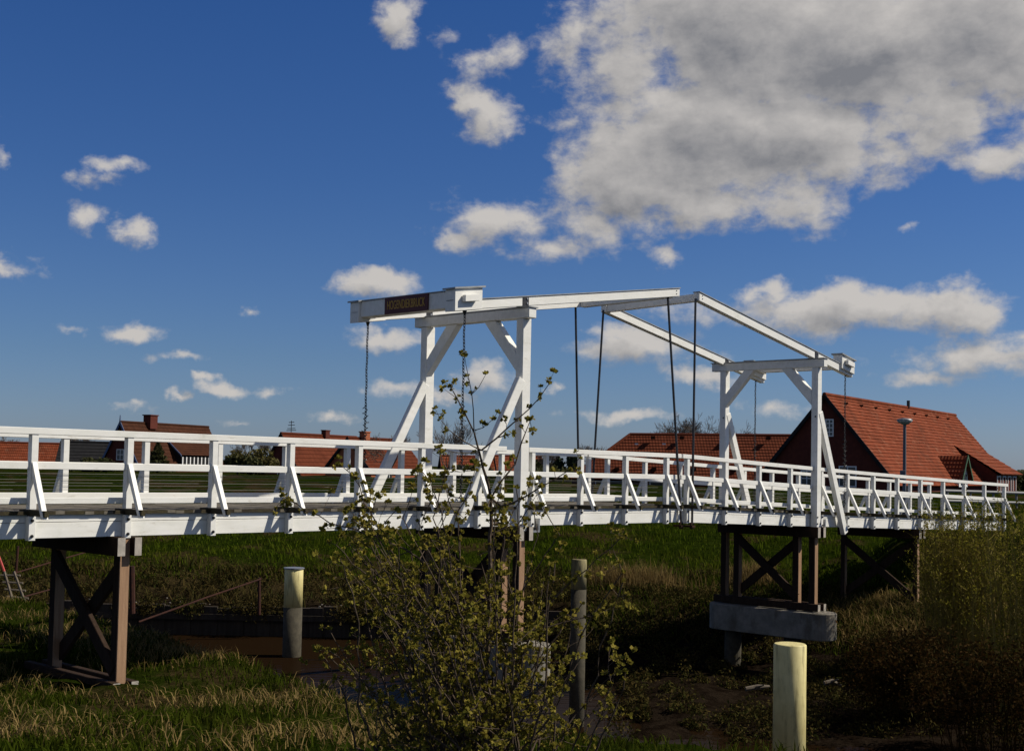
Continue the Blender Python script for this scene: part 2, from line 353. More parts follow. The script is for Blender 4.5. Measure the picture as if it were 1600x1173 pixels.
# ------------------------------------------------------------------ bridge frame: t along, o across (away from the viewer), z up (eye = 0)
X0, Y0, AZ = -6.7819, 17.9786, 0.8144
CA, SA = math.cos(AZ), math.sin(AZ)
def B(t, o, z): return Vector((X0+CA*t-SA*o, Y0+SA*t+CA*o, z))
def to_to(X, Y): return (X-X0)*CA+(Y-Y0)*SA, -(X-X0)*SA+(Y-Y0)*CA
WID = 2.8275
def ZR(t):                                       # top of the handrail
    dd = t-15.725
    return .3822-.0045*dd-.0001*dd*dd if dd < 0 else .3822-.0386*dd+.0003*dd*dd

# ------------------------------------------------------------------ terrain
def lerp(x, xs, ys): return np.interp(x, xs, ys)
def height(X, Y):
    X = np.asarray(X, float); Y = np.asarray(Y, float)
    ye = lerp(X, [-60,-12,-7.3,-3.6,0,6,14,30], [34,30.5,25.5,20.5,14.5,11.5,10,9])
    near = np.where(Y < 3, -1.75, -1.75-1.67*np.clip((Y-3)/15, 0, 1))
    near = near - 2.7*np.clip((Y-ye)/2.6, 0, 1)**1.3
    near = np.where(Y > ye+2.6, -6.2, near)
    sh = lerp(X, [-60,5.5,9,12.2,16,24,60], [0,0,1.5,5.4,6.5,5.0,4])
    Ye = Y+sh
    wall = np.clip((X+.5)/3.5, 0, 1)              # 0: sheet piling on the left, 1: sloping mud
    fl = lerp(Ye, [40.6,40.75,44.5,55,66,80,95,400], [-6.2,-4.62,-4.0,-3.0,-1.9,-.85,-1.2,-1.6])
    fr = lerp(Ye, [23.5,26.5,33,36,38.7,42.8,46,54,66,80,95,400], [-6.2,-5.46,-5.38,-5.25,-4.5,-4.0,-3.5,-2.6,-1.7,-1.0,-1.2,-1.6])
    far = fl*(1-wall)+fr*wall
    h = np.maximum(near, far)
    t, o = (X-X0)*CA+(Y-Y0)*SA, -(X-X0)*SA+(Y-Y0)*CA
    ramp = -2.02-np.clip(34.3-t, 0, 50)*.62-np.clip(np.abs(o-1.4)-2.4, 0, 50)*.5
    ramp = np.where(t > 60, -9, ramp)
    h = np.maximum(h, ramp)
    h += .03*np.sin(X*2.9+1.1*Y)*np.sin(Y*2.3-X)
    h += .06*np.sin(X*1.7+.6*Y)*np.sin(Y*1.3-.4*X)+.04*np.sin(X*4.1)*np.sin(Y*3.7+1)
    return h
gx = np.unique(np.concatenate([np.linspace(-1500,-150,10), np.linspace(-150,-24,36), np.linspace(-24,24,193), np.linspace(24,150,36), np.linspace(150,1500,10)]))
gy = np.unique(np.concatenate([np.linspace(-200,-5,10), np.linspace(-5,12,18), np.linspace(12,32,81), np.linspace(32,48,97), np.linspace(48,110,63), np.linspace(110,300,20), np.linspace(300,3500,14)]))
GX, GY = np.meshgrid(gx, gy); GZ = height(GX, GY)
V = np.stack([GX, GY, GZ], -1).reshape(-1, 3); nx, ny = len(gx), len(gy)
ii, jj = np.meshgrid(np.arange(nx-1), np.arange(ny-1)); a = (jj*nx+ii).ravel()
gnd = soup('ground', V, np.stack([a, a+1, a+nx+1, a+nx], 1), 'ground'); gnd['kind'] = 'structure'
gnd.data.polygons.foreach_set('use_smooth', [True]*len(gnd.data.polygons))
WZ = -5.5
w = MB(); w.quad((-160,6,WZ),(160,6,WZ),(160,60,WZ),(-160,60,WZ)); tag(w.build('river', 'water'), kind='structure')

# ------------------------------------------------------------------ the bridge
br = empty('wooden_drawbridge', (X0, Y0, 0), AZ, 'white wooden double drawbridge with portal frames, tilted balance beams and post railings', 'bridge')
near_t = [-4.5,-3.0,-1.5]; 
NEAR = [-4.5,-3.0,-1.5,0.0,1.5,2.99,4.50,5.98,7.48,8.98,10.50,12.03,13.55,15.05,15.85,17.42,18.93,20.42,21.98,23.40,24.90,26.36,27.87,29.42,30.95,32.5,34.1]
FAR = [-4.1,-2.6,-1.1,0.42,1.94,3.46,4.98,6.5,8.03,9.50,11.03,12.57,14.10,15.67,16.41,17.96,19.5,21.05,22.63,24.11,25.6,27.05,28.5,29.99,31.48,33.0,34.5]
# one post of each kind, then copies
def post_proto(sgn):
    y0, y1 = (0, .105) if sgn < 0 else (-.105, 0)
    m = MB(); m.box(0, .105, y0, y1, -1.16, -.095); m.box(0, .105, y0, y1, -1.60, -1.255)
    p = m.build('railing_post', 'white', br, bevel=.006)
    if sgn < 0:
        for z in (-1.315, -1.535):
            f0 = Vector((.05, 0, z)); n_ = Vector((0, sgn, 0)); bo = MB()
            bo.tube([f0-n_*.01, f0+n_*.012, f0+n_*.018, f0+n_*.019, f0+n_*.032], [.024,.024,.022,.012,.011], 10); bo.build('bolt', 'steel', p)
    return p
def strut_proto(sgn):
    m = MB(); a = Vector((.052, sgn*.0, -.50)); b = Vector((.052, sgn*.40, -1.285))
    m.hexa([b+Vector((-.038,-sgn*.075,0)), b+Vector((.038,-sgn*.075,0)), b+Vector((.038,0,.0)), b+Vector((-.038,0,.0)),
            a+Vector((-.038,-sgn*.004,-.16)), a+Vector((.038,-sgn*.004,-.16)), a+Vector((.038,sgn*.004,.02)), a+Vector((-.038,sgn*.004,.02))])
    if sgn > 0: m.f = [f[::-1] for f in m.f]
    return m.build('outer_strut', 'white', br, bevel=.004)
def outrigger_proto(sgn):
    m = MB(); y = sorted((sgn*.42, -sgn*.35)); m.box(.02, .085, y[0], y[1], -1.25, -1.165)
    return m.build('outrigger', 'moss', br)
for sgn, lst, o_ in ((-1, NEAR, 0.0), (1, FAR, WID+.105)):
    pp, sp, op = post_proto(sgn), strut_proto(sgn), outrigger_proto(sgn)
    for i, t in enumerate(lst):
        loc = (t, o_, ZR(t))
        for pr in (pp, sp, op):
            if i == 0: pr.location = loc
            else: dup(pr, br, loc)
def strip(name, m, o0, o1, za, zb, t0, t1, step=.75, bevel=.005, board=None):
    mb = MB(); n_ = max(1, round((t1-t0)/step)); ts = [t0+(t1-t0)*i/n_ for i in range(n_+1)]
    k = 0
    for t in ts: mb.v += [(t,o0,ZR(t)+za),(t,o1,ZR(t)+za),(t,o1,ZR(t)+zb),(t,o0,ZR(t)+zb)]
    for i in range(n_):
        q_ = 4*i
        for j in range(4): mb.f.append((q_+j, q_+(j+1) % 4, q_+4+(j+1) % 4, q_+4+j))
    mb.f.append((3,2,1,0)); e = 4*n_; mb.f.append((e,e+1,e+2,e+3))
    mb.f = [f[::-1] for f in mb.f]
    return mb.build(name, m, br, bevel=bevel)
NSEG = [(-5.2,9.75),(10.40,15.60),(15.66,21.55),(21.80,34.35)]
FSEG = [(-5.2,10.10),(10.40,15.60),(15.66,21.55),(21.80,34.75)]
for segs, yo, sg in ((NSEG, 0, 1), (FSEG, WID, -1)):
    for (t0, t1) in segs:
        if sg > 0: oo = (-.012, .118)
        else: oo = (WID-.012, WID+.118)
        strip('top_rail', 'white', oo[0], oo[1], -.095, 0, t0, t1)
        mo = (.03, .085) if sg > 0 else (WID+.02, WID+.075)
        strip('mid_rail', 'white', mo[0], mo[1], -.588, -.484, t0, t1)
        ko = (.106, .150) if sg > 0 else (WID-.046, WID-.002)
        strip('kick_board', 'white', ko[0], ko[1], -1.085, -.995, t0, t1)
        wo_ = .12 if sg > 0 else WID-.02
        for zz in (-.68, -.78, -.88):
            m_ = MB(); n_ = max(2, int((t1-t0)/1.0)); m_.tube([(t0+(t1-t0)*i/n_, wo_, ZR(t0+(t1-t0)*i/n_)+zz) for i in range(n_+1)], .003, 5)
            m_.build('rail_wire', 'wire', br)
for (t0, t1) in NSEG:
    t0 = 9.76 if 10 < t0 < 11 else t0; t0 = 21.56 if 21.7 < t0 < 22 else t0
    for o0, o1 in ((.107, .25), (WID-.15, WID-.002)):
        strip('side_beam', 'white', o0, o1, -1.575, -1.352, t0, t1); strip('side_beam', 'white', o0, o1, -1.346, -1.238, t0, t1)
    for o0 in (.85, 1.4, 1.95): strip('floor_joist', 'timber', o0, o0+.14, -1.56, -1.238, t0, t1)
    # deck planks across, each a little uneven, one part
    mb = MB(); t = t0
    while t < t1-.05:
        te = min(t+.152, t1); z = ZR(t)-1.19+random.uniform(-.006,.006); e0 = random.uniform(-.012,.012)
        mb.box(t, te-.012, .062+e0, WID-.01, z-.045, z); t += .152
    mb.build('deck', 'deck', br)
    strip('deck_edge_board', 'moss', .058, .105, -1.237, -1.185, t0, t1, bevel=0)
# portals
def portal(t0, t1, on, of, zb, zl0, zl1, lo, hi, brsgn, bn, kz):
    for o0 in (on, of):
        m = MB(); m.box(t0, t1, o0, o0+.19, zb, zl0-.002); pst = m.build('portal_post', 'white', br, bevel=.012)
        for tt_, z in ((t0+.04, zb+.13), (t0+.18, zb+.13), (t0+.04, zb+.30)):
            if o0 > 1: continue
            m = MB(); m.tube([(tt_, o0-.015, z),(tt_, o0+.01, z)], .022, 8); m.build('bolt', 'steel', pst)
        m = MB(); m.tube([(t0-.012, o0+.06, kz), (t0+.01, o0+.06, kz)], .022, 8)
        m.build('bolt', 'steel', pst)
    m = MB(); m.box(t0-.02, t1-.04, lo, hi, zl0, zl1); l = m.build('lintel', 'white', br, bevel=.012)
    m = MB(); m.box(t0-.045, t1-.015, lo-.025, hi+.025, zl1+.002, zl1+.024); m.build('cap_board', 'cap', l)
    tm = (t0+t1)/2-.03
    for o0, sg in ((on+.19, 1), (of, -1)):         # knee braces to the lintel
        a = Vector((tm, o0-sg*.02, kz+.42)); b = Vector((tm, o0+sg*.86, zl0+.03))
        d_ = (b-a).normalized(); w_ = Vector((0, -d_.z, d_.y))*.24
        m = MB(); c0 = [a-w_/2, a+w_/2, b+w_/2, b-w_/2]
        # cut flush with post and lintel
        m = MB(); ya, za = o0-sg*.005, zl0-.003
        P_ = [(ya, kz+.30), (ya, kz+.66), (o0+sg*.60, za), (o0+sg*.93, za)]
        hw = .085
        m.hexa([(tm-hw,*P_[0]),(tm+hw,*P_[0]),(tm+hw,*P_[3]),(tm-hw,*P_[3]),(tm-hw,*P_[1]),(tm+hw,*P_[1]),(tm+hw,*P_[2]),(tm-hw,*P_[2])])
        if sg < 0: m.f = [f[::-1] for f in m.f]
        m.build('knee_brace', 'white', br, bevel=.01)
    for o0 in (on-.012, of-.012):                   # long raking braces down the bridge side
        (ta, za), (tb, zb_) = bn; d_ = Vector((tb-ta, 0, zb_-za)).normalized(); w_ = Vector((-d_.z, 0, d_.x))*.205
        m = MB(); m.beam((ta, o0+.065, za), (tb, o0+.065, zb_), w_, (0, .13, 0)); m.build('raking_brace', 'white', br, bevel=.01)
portal(10.13, 10.38, -.03, 2.80, -1.27, 2.985, 3.19, -.195, 3.18, -1, ((10.14, 1.76), (8.54, -1.02)), 1.62)
portal(21.565, 21.78, -.10, 2.80, -1.46, 2.81, 3.03, -.285, 3.26, 1, ((21.72, 1.62), (23.14, -1.62)), 1.50)
# steel shoe plates at the foot of the near posts
for t0, z in ((10.40, -1.24), (21.83, -1.44)):
    m = MB(); m.box(t0, t0+.34, -.03, .10, z-.06, z-.02); m.box(t0+.3, t0+.34, -.03, .10, z-.02, z+.22); m.build('steel_shoe', 'galv', br)
# balance frames
def rocker(tails, tip, slope, z_at_tip_top, thick, far_dz, boxt, boxh, dirn, name):
    for o0, dz in ((0.0, 0.0), (WID, far_dz)):
        m = MB(); a, b = tails, tip
        def zt(t): return z_at_tip_top+slope*(t-tip)+dz
        def slab(m_, t0, t1, o_a, o_b, lo_, hi_):
            m_.hexa([(t0,o_a,zt(t0)+lo_),(t1,o_a,zt(t1)+lo_),(t1,o_b,zt(t1)+lo_),(t0,o_b,zt(t0)+lo_),(t0,o_a,zt(t0)+hi_),(t1,o_a,zt(t1)+hi_),(t1,o_b,zt(t1)+hi_),(t0,o_b,zt(t0)+hi_)])
        lo_, hi_ = min(a,b), max(a,b)
        slab(m, lo_, hi_, o0, o0+.16, -thick, 0)
        bm = m.build('balance_beam', 'white', br, bevel=.008)
        m = MB(); slab(m, lo_-.01, hi_+.01, o0-.02, o0+.18, .002, .020); m.build('cap_strip', 'cap', bm)
        # dark pivot plate over the lintel and tip bolts
        tp = boxt[2]; m = MB(); slab(m, tp-.085, tp+.085, o0-.012, o0+.172, -thick-.03, -.005)
        pl = m.build('pivot_plate', 'steel', bm)
        for k_ in (-.035, -.13):
            m = MB(); m.tube([(tp+.03, o0-.03, zt(tp)+k_), (tp+.03, o0, zt(tp)+k_)], .02, 8); m.build('bolt', 'galv', bm)
        # weight box on the tail
        t0, t1 = boxt[0], boxt[1]
        m = MB(); slab(m, t0, t1, o0-.06, o0+.21, boxh[0], boxh[1]); bx = m.build('weight_box', 'white', br, bevel=.008)
        m = MB(); slab(m, t0-.04, t1+.04, o0-.10, o0+.25, boxh[1]+.002, boxh[1]+.035); m.build('lid', 'cap', bx)
        tm = (t0+t1)/2
        m = MB(); slab(m, tm-.19, tm+.19, o0-.16, o0-.071, (boxh[0]+boxh[1])/2-.045, (boxh[0]+boxh[1])/2+.085); m.build('small_box', 'white', bx, bevel=.006)
        tt = tip-.13 if tip > tails else tip+.13
        for k_ in (-.05, -.12):
            m = MB(); m.tube([(tt, o0-.012, zt(tt)+k_), (tt, o0+.01, zt(tt)+k_)], .012, 8); m.build('bolt', 'steel', bm)
    # cross beam at the tail and at the tip
    def zt(t): return z_at_tip_top+slope*(t-tip)
    tcs = boxt[3]
    m = MB(); m.box(tcs, tcs+.28, .21, WID-.062, zt(tcs)+boxh[0]+.07, zt(tcs)+boxh[1]-.03)
    cw = m.build('counterweight_beam', 'white', br, bevel=.008)
    m = MB(); m.box(tcs-.02, tcs+.30, .26, WID-.11, zt(tcs)+boxh[1]-.028, zt(tcs)+boxh[1]-.008); m.build('cap_strip', 'cap', cw)
    tx = tip-.20 if tip > tails else tip+.04
    m = MB(); m.hexa([(tx,.16,zt(tx)-.19),(tx+.16,.16,zt(tx)-.19),(tx+.16,WID,zt(tx)-.19+far_dz),(tx,WID,zt(tx)-.19+far_dz),(tx,.16,zt(tx)-.012),(tx+.16,.16,zt(tx)-.012),(tx+.16,WID,zt(tx)-.012+far_dz),(tx,WID,zt(tx)-.012+far_dz)])
    m.build('tip_cross_beam', 'white', br, bevel=.008)
    return cw, zt
cw1, zt1 = rocker(8.2, 15.46, .1487, 4.205, .185, -.035, (8.19, 8.93, 10.22, 8.25), (-.20, .22), 1, 'a')
cw2, zt2 = rocker(23.62, 16.24, -.1805, 4.205, .20, -.07, (22.92, 23.62, 21.66, 23.25), (-.12, .25), -1, 'b')
# name sign on the counterweight beam
sg_t = 8.25-.012; so0, so1 = 1.02, 1.98
zc = zt1(8.25)+.03
m = MB(); m.box(sg_t-.03, sg_t, .72, 1.98, zc-.165, zc+.165); sign = m.build('name_sign', 'signbrown', br)
fc = bpy.data.curves.new('lettering', 'FONT'); fc.body = 'HOGENDIEKBRUCK'; fc.align_x = 'CENTER'; fc.align_y = 'CENTER'; fc.size = .25; fc.extrude = .004; fc.offset = -.001
fo = bpy.data.objects.new('lettering_src', fc); COL.objects.link(fo)
dg = bpy.context.evaluated_depsgraph_get(); tm_ = bpy.data.meshes.new_from_object(fo.evaluated_get(dg)); bpy.data.objects.remove(fo)
xs_ = [v.co.x for v in tm_.vertices]; sc_ = 1.10/(max(xs_)-min(xs_))
for v in tm_.vertices:
    x, y, z = v.co; v.co = (sg_t-.034-z, 1.35-x*sc_, zc+y)
tm_.materials.clear(); tm_.materials.append(M['signtext']); lo_ = bpy.data.objects.new('lettering', tm_); COL.objects.link(lo_); lo_.parent = sign
# suspension rods from the tips to the leaf ends
for (ta, za, tb, zb, oo) in ((15.10, zt1(15.1)-.18, 15.55, ZR(15.6)-1.60, -.06), (15.16, zt1(15.1)-.2, 15.55, ZR(15.6)-1.60, WID+.17), (16.20, zt2(16.3)-.19, 15.98, ZR(15.9)-1.61, -.06), (16.24, zt2(16.3)-.26, 15.98, ZR(15.9)-1.61, WID+.17)):
    ot = .08 if oo < 0 else WID+.08
    m = MB(); m.tube([(ta, ot, za+.05), (tb, oo, zb)], .027, 8); rd = m.build('suspension_rod', 'steel', br, smooth=False)
    m = MB(); m.tube([(tb-.05, oo, zb+.02), (tb+.05, oo, zb+.02), (tb+.06, oo, zb-.1), (tb-.06, oo, zb-.1), (tb-.05, oo, zb+.02)], .022, 6); m.box(tb-.06, tb+.06, oo-.05, oo+.18 if oo < 0 else oo+.05, zb-.07, zb-.03)
    m.build('rod_shackle', 'rust', rd)

# hanging chains under the weight boxes
def chain(t, o, z0, z1, label):
    p0 = B(t, o, z0); r_ = empty('hanging_chain', (p0.x, p0.y, z1), AZ, label, 'chain', 'chains hanging from the weight boxes')
    L = z0-z1; m = MB(); n_ = int(L/.062)
    for i in range(n_):
        zc_ = L-.035-i*.062; wob = .006*math.sin(i*.7)
        ring = []
        for k_ in range(9):
            a = 2*math.pi*k_/8
            u, v = .021*math.cos(a), .042*math.sin(a)
            ring.append((u+wob, 0, zc_+v) if i % 2 else (wob, u, zc_+v))
        m.tube(ring, .0085, 5, cap=False)
    m.build('links', 'steel', r_)
    m = MB(); m.tube([(0,0,L+.02),(0,0,L-.09)], [.05,.018], 8); m.build('eye_bolt', 'steel', r_)
    # a light cord wound round its lower half
    m = MB(); pts = []; n2 = 150
    for i in range(n2):
        a = i*.62; f_ = i/n2; pts.append((.032*math.cos(a)+.012*math.sin(a*2.3), .032*math.sin(a), .02+f_*L*.52))
    m.tube(pts, .006, 4)
    for i in range(0, n2, 5):
        p_ = Vector(pts[i]); q_ = Vector((p_.x*1.9, p_.y*1.9, p_.z+random.uniform(-.03,.03))); m.tube([p_, q_], .008, 4)
    m.build('wound_cord', 'steel', r_)
    return r_
def zdeck(t): return ZR(t)-1.17
bz1 = zt1(8.55)-.20; bz2 = zt2(23.27)-.12
chain(8.56, .05, bz1, zdeck(8.5)+.1, 'black chain hanging from the weight box just behind the budding shrub top')
chain(8.58, WID+.1, bz1-.03, zdeck(8.5)+.1, 'black chain hanging under the left end of the beam that carries the name sign')
chain(23.30, .05, bz2, zdeck(23.3)+.1, 'black chain hanging in front of the shaded gable of the large red-roofed house')
chain(23.30, WID+.1, bz2-.06, zdeck(23.3)+.1, 'black chain hanging between the two posts of the smaller far portal')

# ------------------------------------------------------------------ trestles that carry it
def trestle(t, posts, zt_, zb, capo, label, name='timber_trestle', x_between=None, pw=.17, sill=True, gp='timber trestles under the bridge'):
    r_ = empty(name, tuple(B(t, 0, zb)), AZ, label, 'trestle', gp)
    H = zt_-zb
    for o_ in posts:
        m = MB(); m.box(-pw/2, pw/2, o_, o_+pw*1.1, 0, H); po = m.build('post', 'timber', r_, bevel=.01); po.data.materials.append(M['pale']); po.data.polygons[2].material_index = 1  # face towards the sun gets the paler lit-side timber
    for dt in (-.135, .135):
        m = MB(); m.box(dt-.065 if dt < 0 else dt-.065+.01, dt+.065, capo[0]-.1, capo[1], H-.26, H+.02); cb = m.build('cap_beam', 'timber', r_, bevel=.01)
        m = MB(); m.box(dt-.062 if dt < 0 else dt-.052, dt+.062, capo[0]-.106, capo[0]-.101, H-.255, H+.015); m.build('end_grain', 'timberend', cb)
    a, b = x_between or (posts[0]+.1, posts[-1]+.1)
    for (oa, ob, dx) in ((a, b, -.06), (b, a, .06)):
        p0, p1 = Vector((dx, oa, .30)), Vector((dx, ob, H-.35)); d_ = (p1-p0).normalized(); w_ = Vector((0, -d_.z, d_.y))*.22
        m = MB(); m.beam(p0, p1, w_, (.08, 0, 0)); m.build('cross_brace', 'timber', r_, bevel=.008)
    if sill:
        for dt in (-.15, .15):
            m = MB(); m.box(dt-.06, dt+.06, capo[0]-.12, capo[1]+.1, -.02, .17); sb = m.build('sill_beam', 'timber', r_, bevel=.01)
            m = MB(); m.box(dt-.057, dt+.057, capo[0]-.126, capo[0]-.121, -.015, .165); m.build('end_grain', 'timberend', sb)
    return r_
def zb_(t): return ZR(t)-1.60
trestle(1.53, [0.02, 1.98], zb_(1.5), -3.46, (0, 2.6), 'brown timber trestle standing in the grass under the left end of the white bridge')
tr1 = trestle(10.26, [0.0, .46, 2.25, 2.72], zb_(10.2), -3.44, (0, 2.95), 'brown timber trestle on a concrete beam, half hidden behind the budding shrub', x_between=(.56, 2.35))
tr2 = trestle(21.66, [-.05, .44, 2.30, 2.72], zb_(21.6), -3.60, (-.1, 2.95), 'brown timber trestle on a concrete beam beside the tall yellow pile', x_between=(.5, 2.4))
trestle(27.75, [0.02, 2.4], zb_(27.7), -4.0, (0, 2.6), 'brown timber trestle in dry grass under the right end of the bridge', sill=False, pw=.14)
def pilecap(t, oa, ob, zt_, zb, label):
    r_ = empty('concrete_pile_cap', tuple(B(t, 0, -6.3)), AZ, label, 'pile cap', 'concrete pile caps of the drawbridge')
    m = MB(); w2 = .44; n_ = 14; ring = []
    for i in range(n_+1):
        a = -math.pi+math.pi*i/n_; ring.append((w2*math.cos(a), oa+w2*math.sin(a)))
    for i in range(n_+1):
        a = math.pi*i/n_; ring.append((w2*math.cos(a), ob+w2*math.sin(a)))
    k = len(ring); H0, H1 = zb+6.3, zt_+6.3
    m.v = [(x, y, H0) for x, y in ring]+[(x, y, H1) for x, y in ring]
    m.f = [tuple(range(k))[::-1], tuple(range(k, 2*k))]+[(i, (i+1) % k, k+(i+1) % k, k+i) for i in range(k)]
    m.build('cap', 'concrete', r_, bevel=.02)
    for o_ in (oa+.80, ob-.25):
        m = MB(); m.lathe((0, o_, 0), [(.23, -.6), (.23, H0-.003)], 20); m.build('pile', 'pile', r_, smooth=False)
pilecap(10.22, -.25, 2.75, -3.46, -4.18, 'long grey concrete beam on piles behind the budding shrub')
pilecap(21.58, -.20, 2.72, -3.64, -4.34, 'long grey concrete beam with a rounded sunlit end behind the tall yellow pile')

# ------------------------------------------------------------------ mooring piles
M['faded'] = mat('faded_yellow_paint', (.30,.26,.13), .8, (.11,.095,.06), 4, 1, .2, 25, .1, (4,4,.6))
def moor(p, r_, ztop, zy, label, hollow=False, paint='yellow'):
    e = empty('mooring_pile', (p.x, p.y, -6.4), 0, label, 'mooring pile', 'yellow-topped mooring piles')
    H = ztop+6.4; hy = zy+6.4
    m = MB(); m.lathe((0,0,0), [(r_*1.0, hy), (r_, H-.02), (r_-.02, H)], 40); o = m.build('painted_top', paint, e); 
    m = MB(); m.lathe((0,0,0), [(r_*1.0, -.3), (r_*1.0, hy-.002)], 40); o = m.build('shaft', 'pile', e)
    for ob in e.children:
        for pl in ob.data.polygons: pl.use_smooth = len(pl.vertices) == 4
    if hollow:
        m = MB(); m.lathe((0,0,0), [(r_+.03, H+.001), (r_+.03, H+.03), (r_*.9, H+.035)], 40); m.build('rim', 'galv', e)
moor(at(1234.5, 1004, 22.5), .285, at(1234.5, 1005, 22.5).z, -5.9, 'large cream yellow mooring pile standing closest, in front of the concrete beam')
moor(at(459.5, 888, 36.5), .265, at(459.5, 888, 36.5).z, at(459.5, 948, 36.5).z, 'cream yellow mooring pile with a dark foot standing before the dark piling wall', True)
moor(at(905, 873, 27.5), .165, at(905, 873, 27.5).z, at(905, 920, 27.5).z, 'slender mooring pile with a faded yellow top right of the budding shrub', paint='faded')

# ------------------------------------------------------------------ far bank piling, railing, ladder
pw_ = empty('sheet_pile_wall', (-16, 40.6, -6.0), 0, 'dark weathered sheet piling wall along the far bank of the river', 'wall')
m = MB(); x = -34.0; k = 0
while x < 2.0:
    dy = 0 if k % 2 else -.10
    m.box(x+16, x+16.415, dy*.4, .25+dy, -.5, 1.40+.05*math.sin(k*1.9)+.04*math.sin(k*.7)); x += .42; k += 1
m.build('planks', 'mudwood', pw_)
m = MB(); m.box(-18, 18, -.16, -.105, 1.0, 1.18); m.build('waling', 'mudwood', pw_)
rr = empty('rusty_railing', tuple(at(300, 950, 39.8)), 0, 'thin rusty pipe railing on leaning posts along the dark piling wall', 'railing')
org = Vector(rr.location)
def rpipe(pts, r_, name, mt='rust'):
    m = MB(); m.tube([at(x, y, D)-org for x, y, D in pts], r_, 7); return m.build(name, mt, rr)
rpipe([(217,971,36),(320,934,38),(408,904,39.8)], .026, 'pipe'); rpipe([(30,934,36.5),(88,918,38),(112,910,39)], .022, 'pipe')
rpipe([(20,896,37),(90,875,38.5),(150,858,40)], .022, 'pipe')
rpipe([(405,902,39.8),(405,960,39.8)], .05, 'rail_post'); rpipe([(206,884,39.8),(207,958,39.8)], .085, 'rail_post'); rpipe([(28,853,39.5),(24,905,39.5)], .04, 'rail_post')
ld = empty('wooden_ladder', tuple(at(25, 935, 31.5)), 0, 'small leaning wooden ladder with a red pole at the far left of the bank', 'ladder')
org2 = Vector(ld.location)
for pa, pb in (((7,893),(20,938)), ((22,893),(39,940))):
    m = MB(); m.tube([at(*pa, 31.6)-org2, at(*pb, 31.2)-org2], .035, 6); m.build('side_rail', 'ladderwood', ld)
for i in range(4):
    f_ = .12+i*.25; a = at(7,893,31.6).lerp(at(20,938,31.2), f_); b = at(22,893,31.6).lerp(at(39,940,31.2), f_); e_ = (b-a).normalized()*.12
    m = MB(); m.tube([a-e_-org2, b+e_-org2], .028, 6); m.build('rung', 'ladderwood', ld)
m = MB(); m.tube([at(-6,858,31.7)-org2, at(8,896,31.6)-org2], .03, 6); m.build('red_pole', 'redpaint', ld)

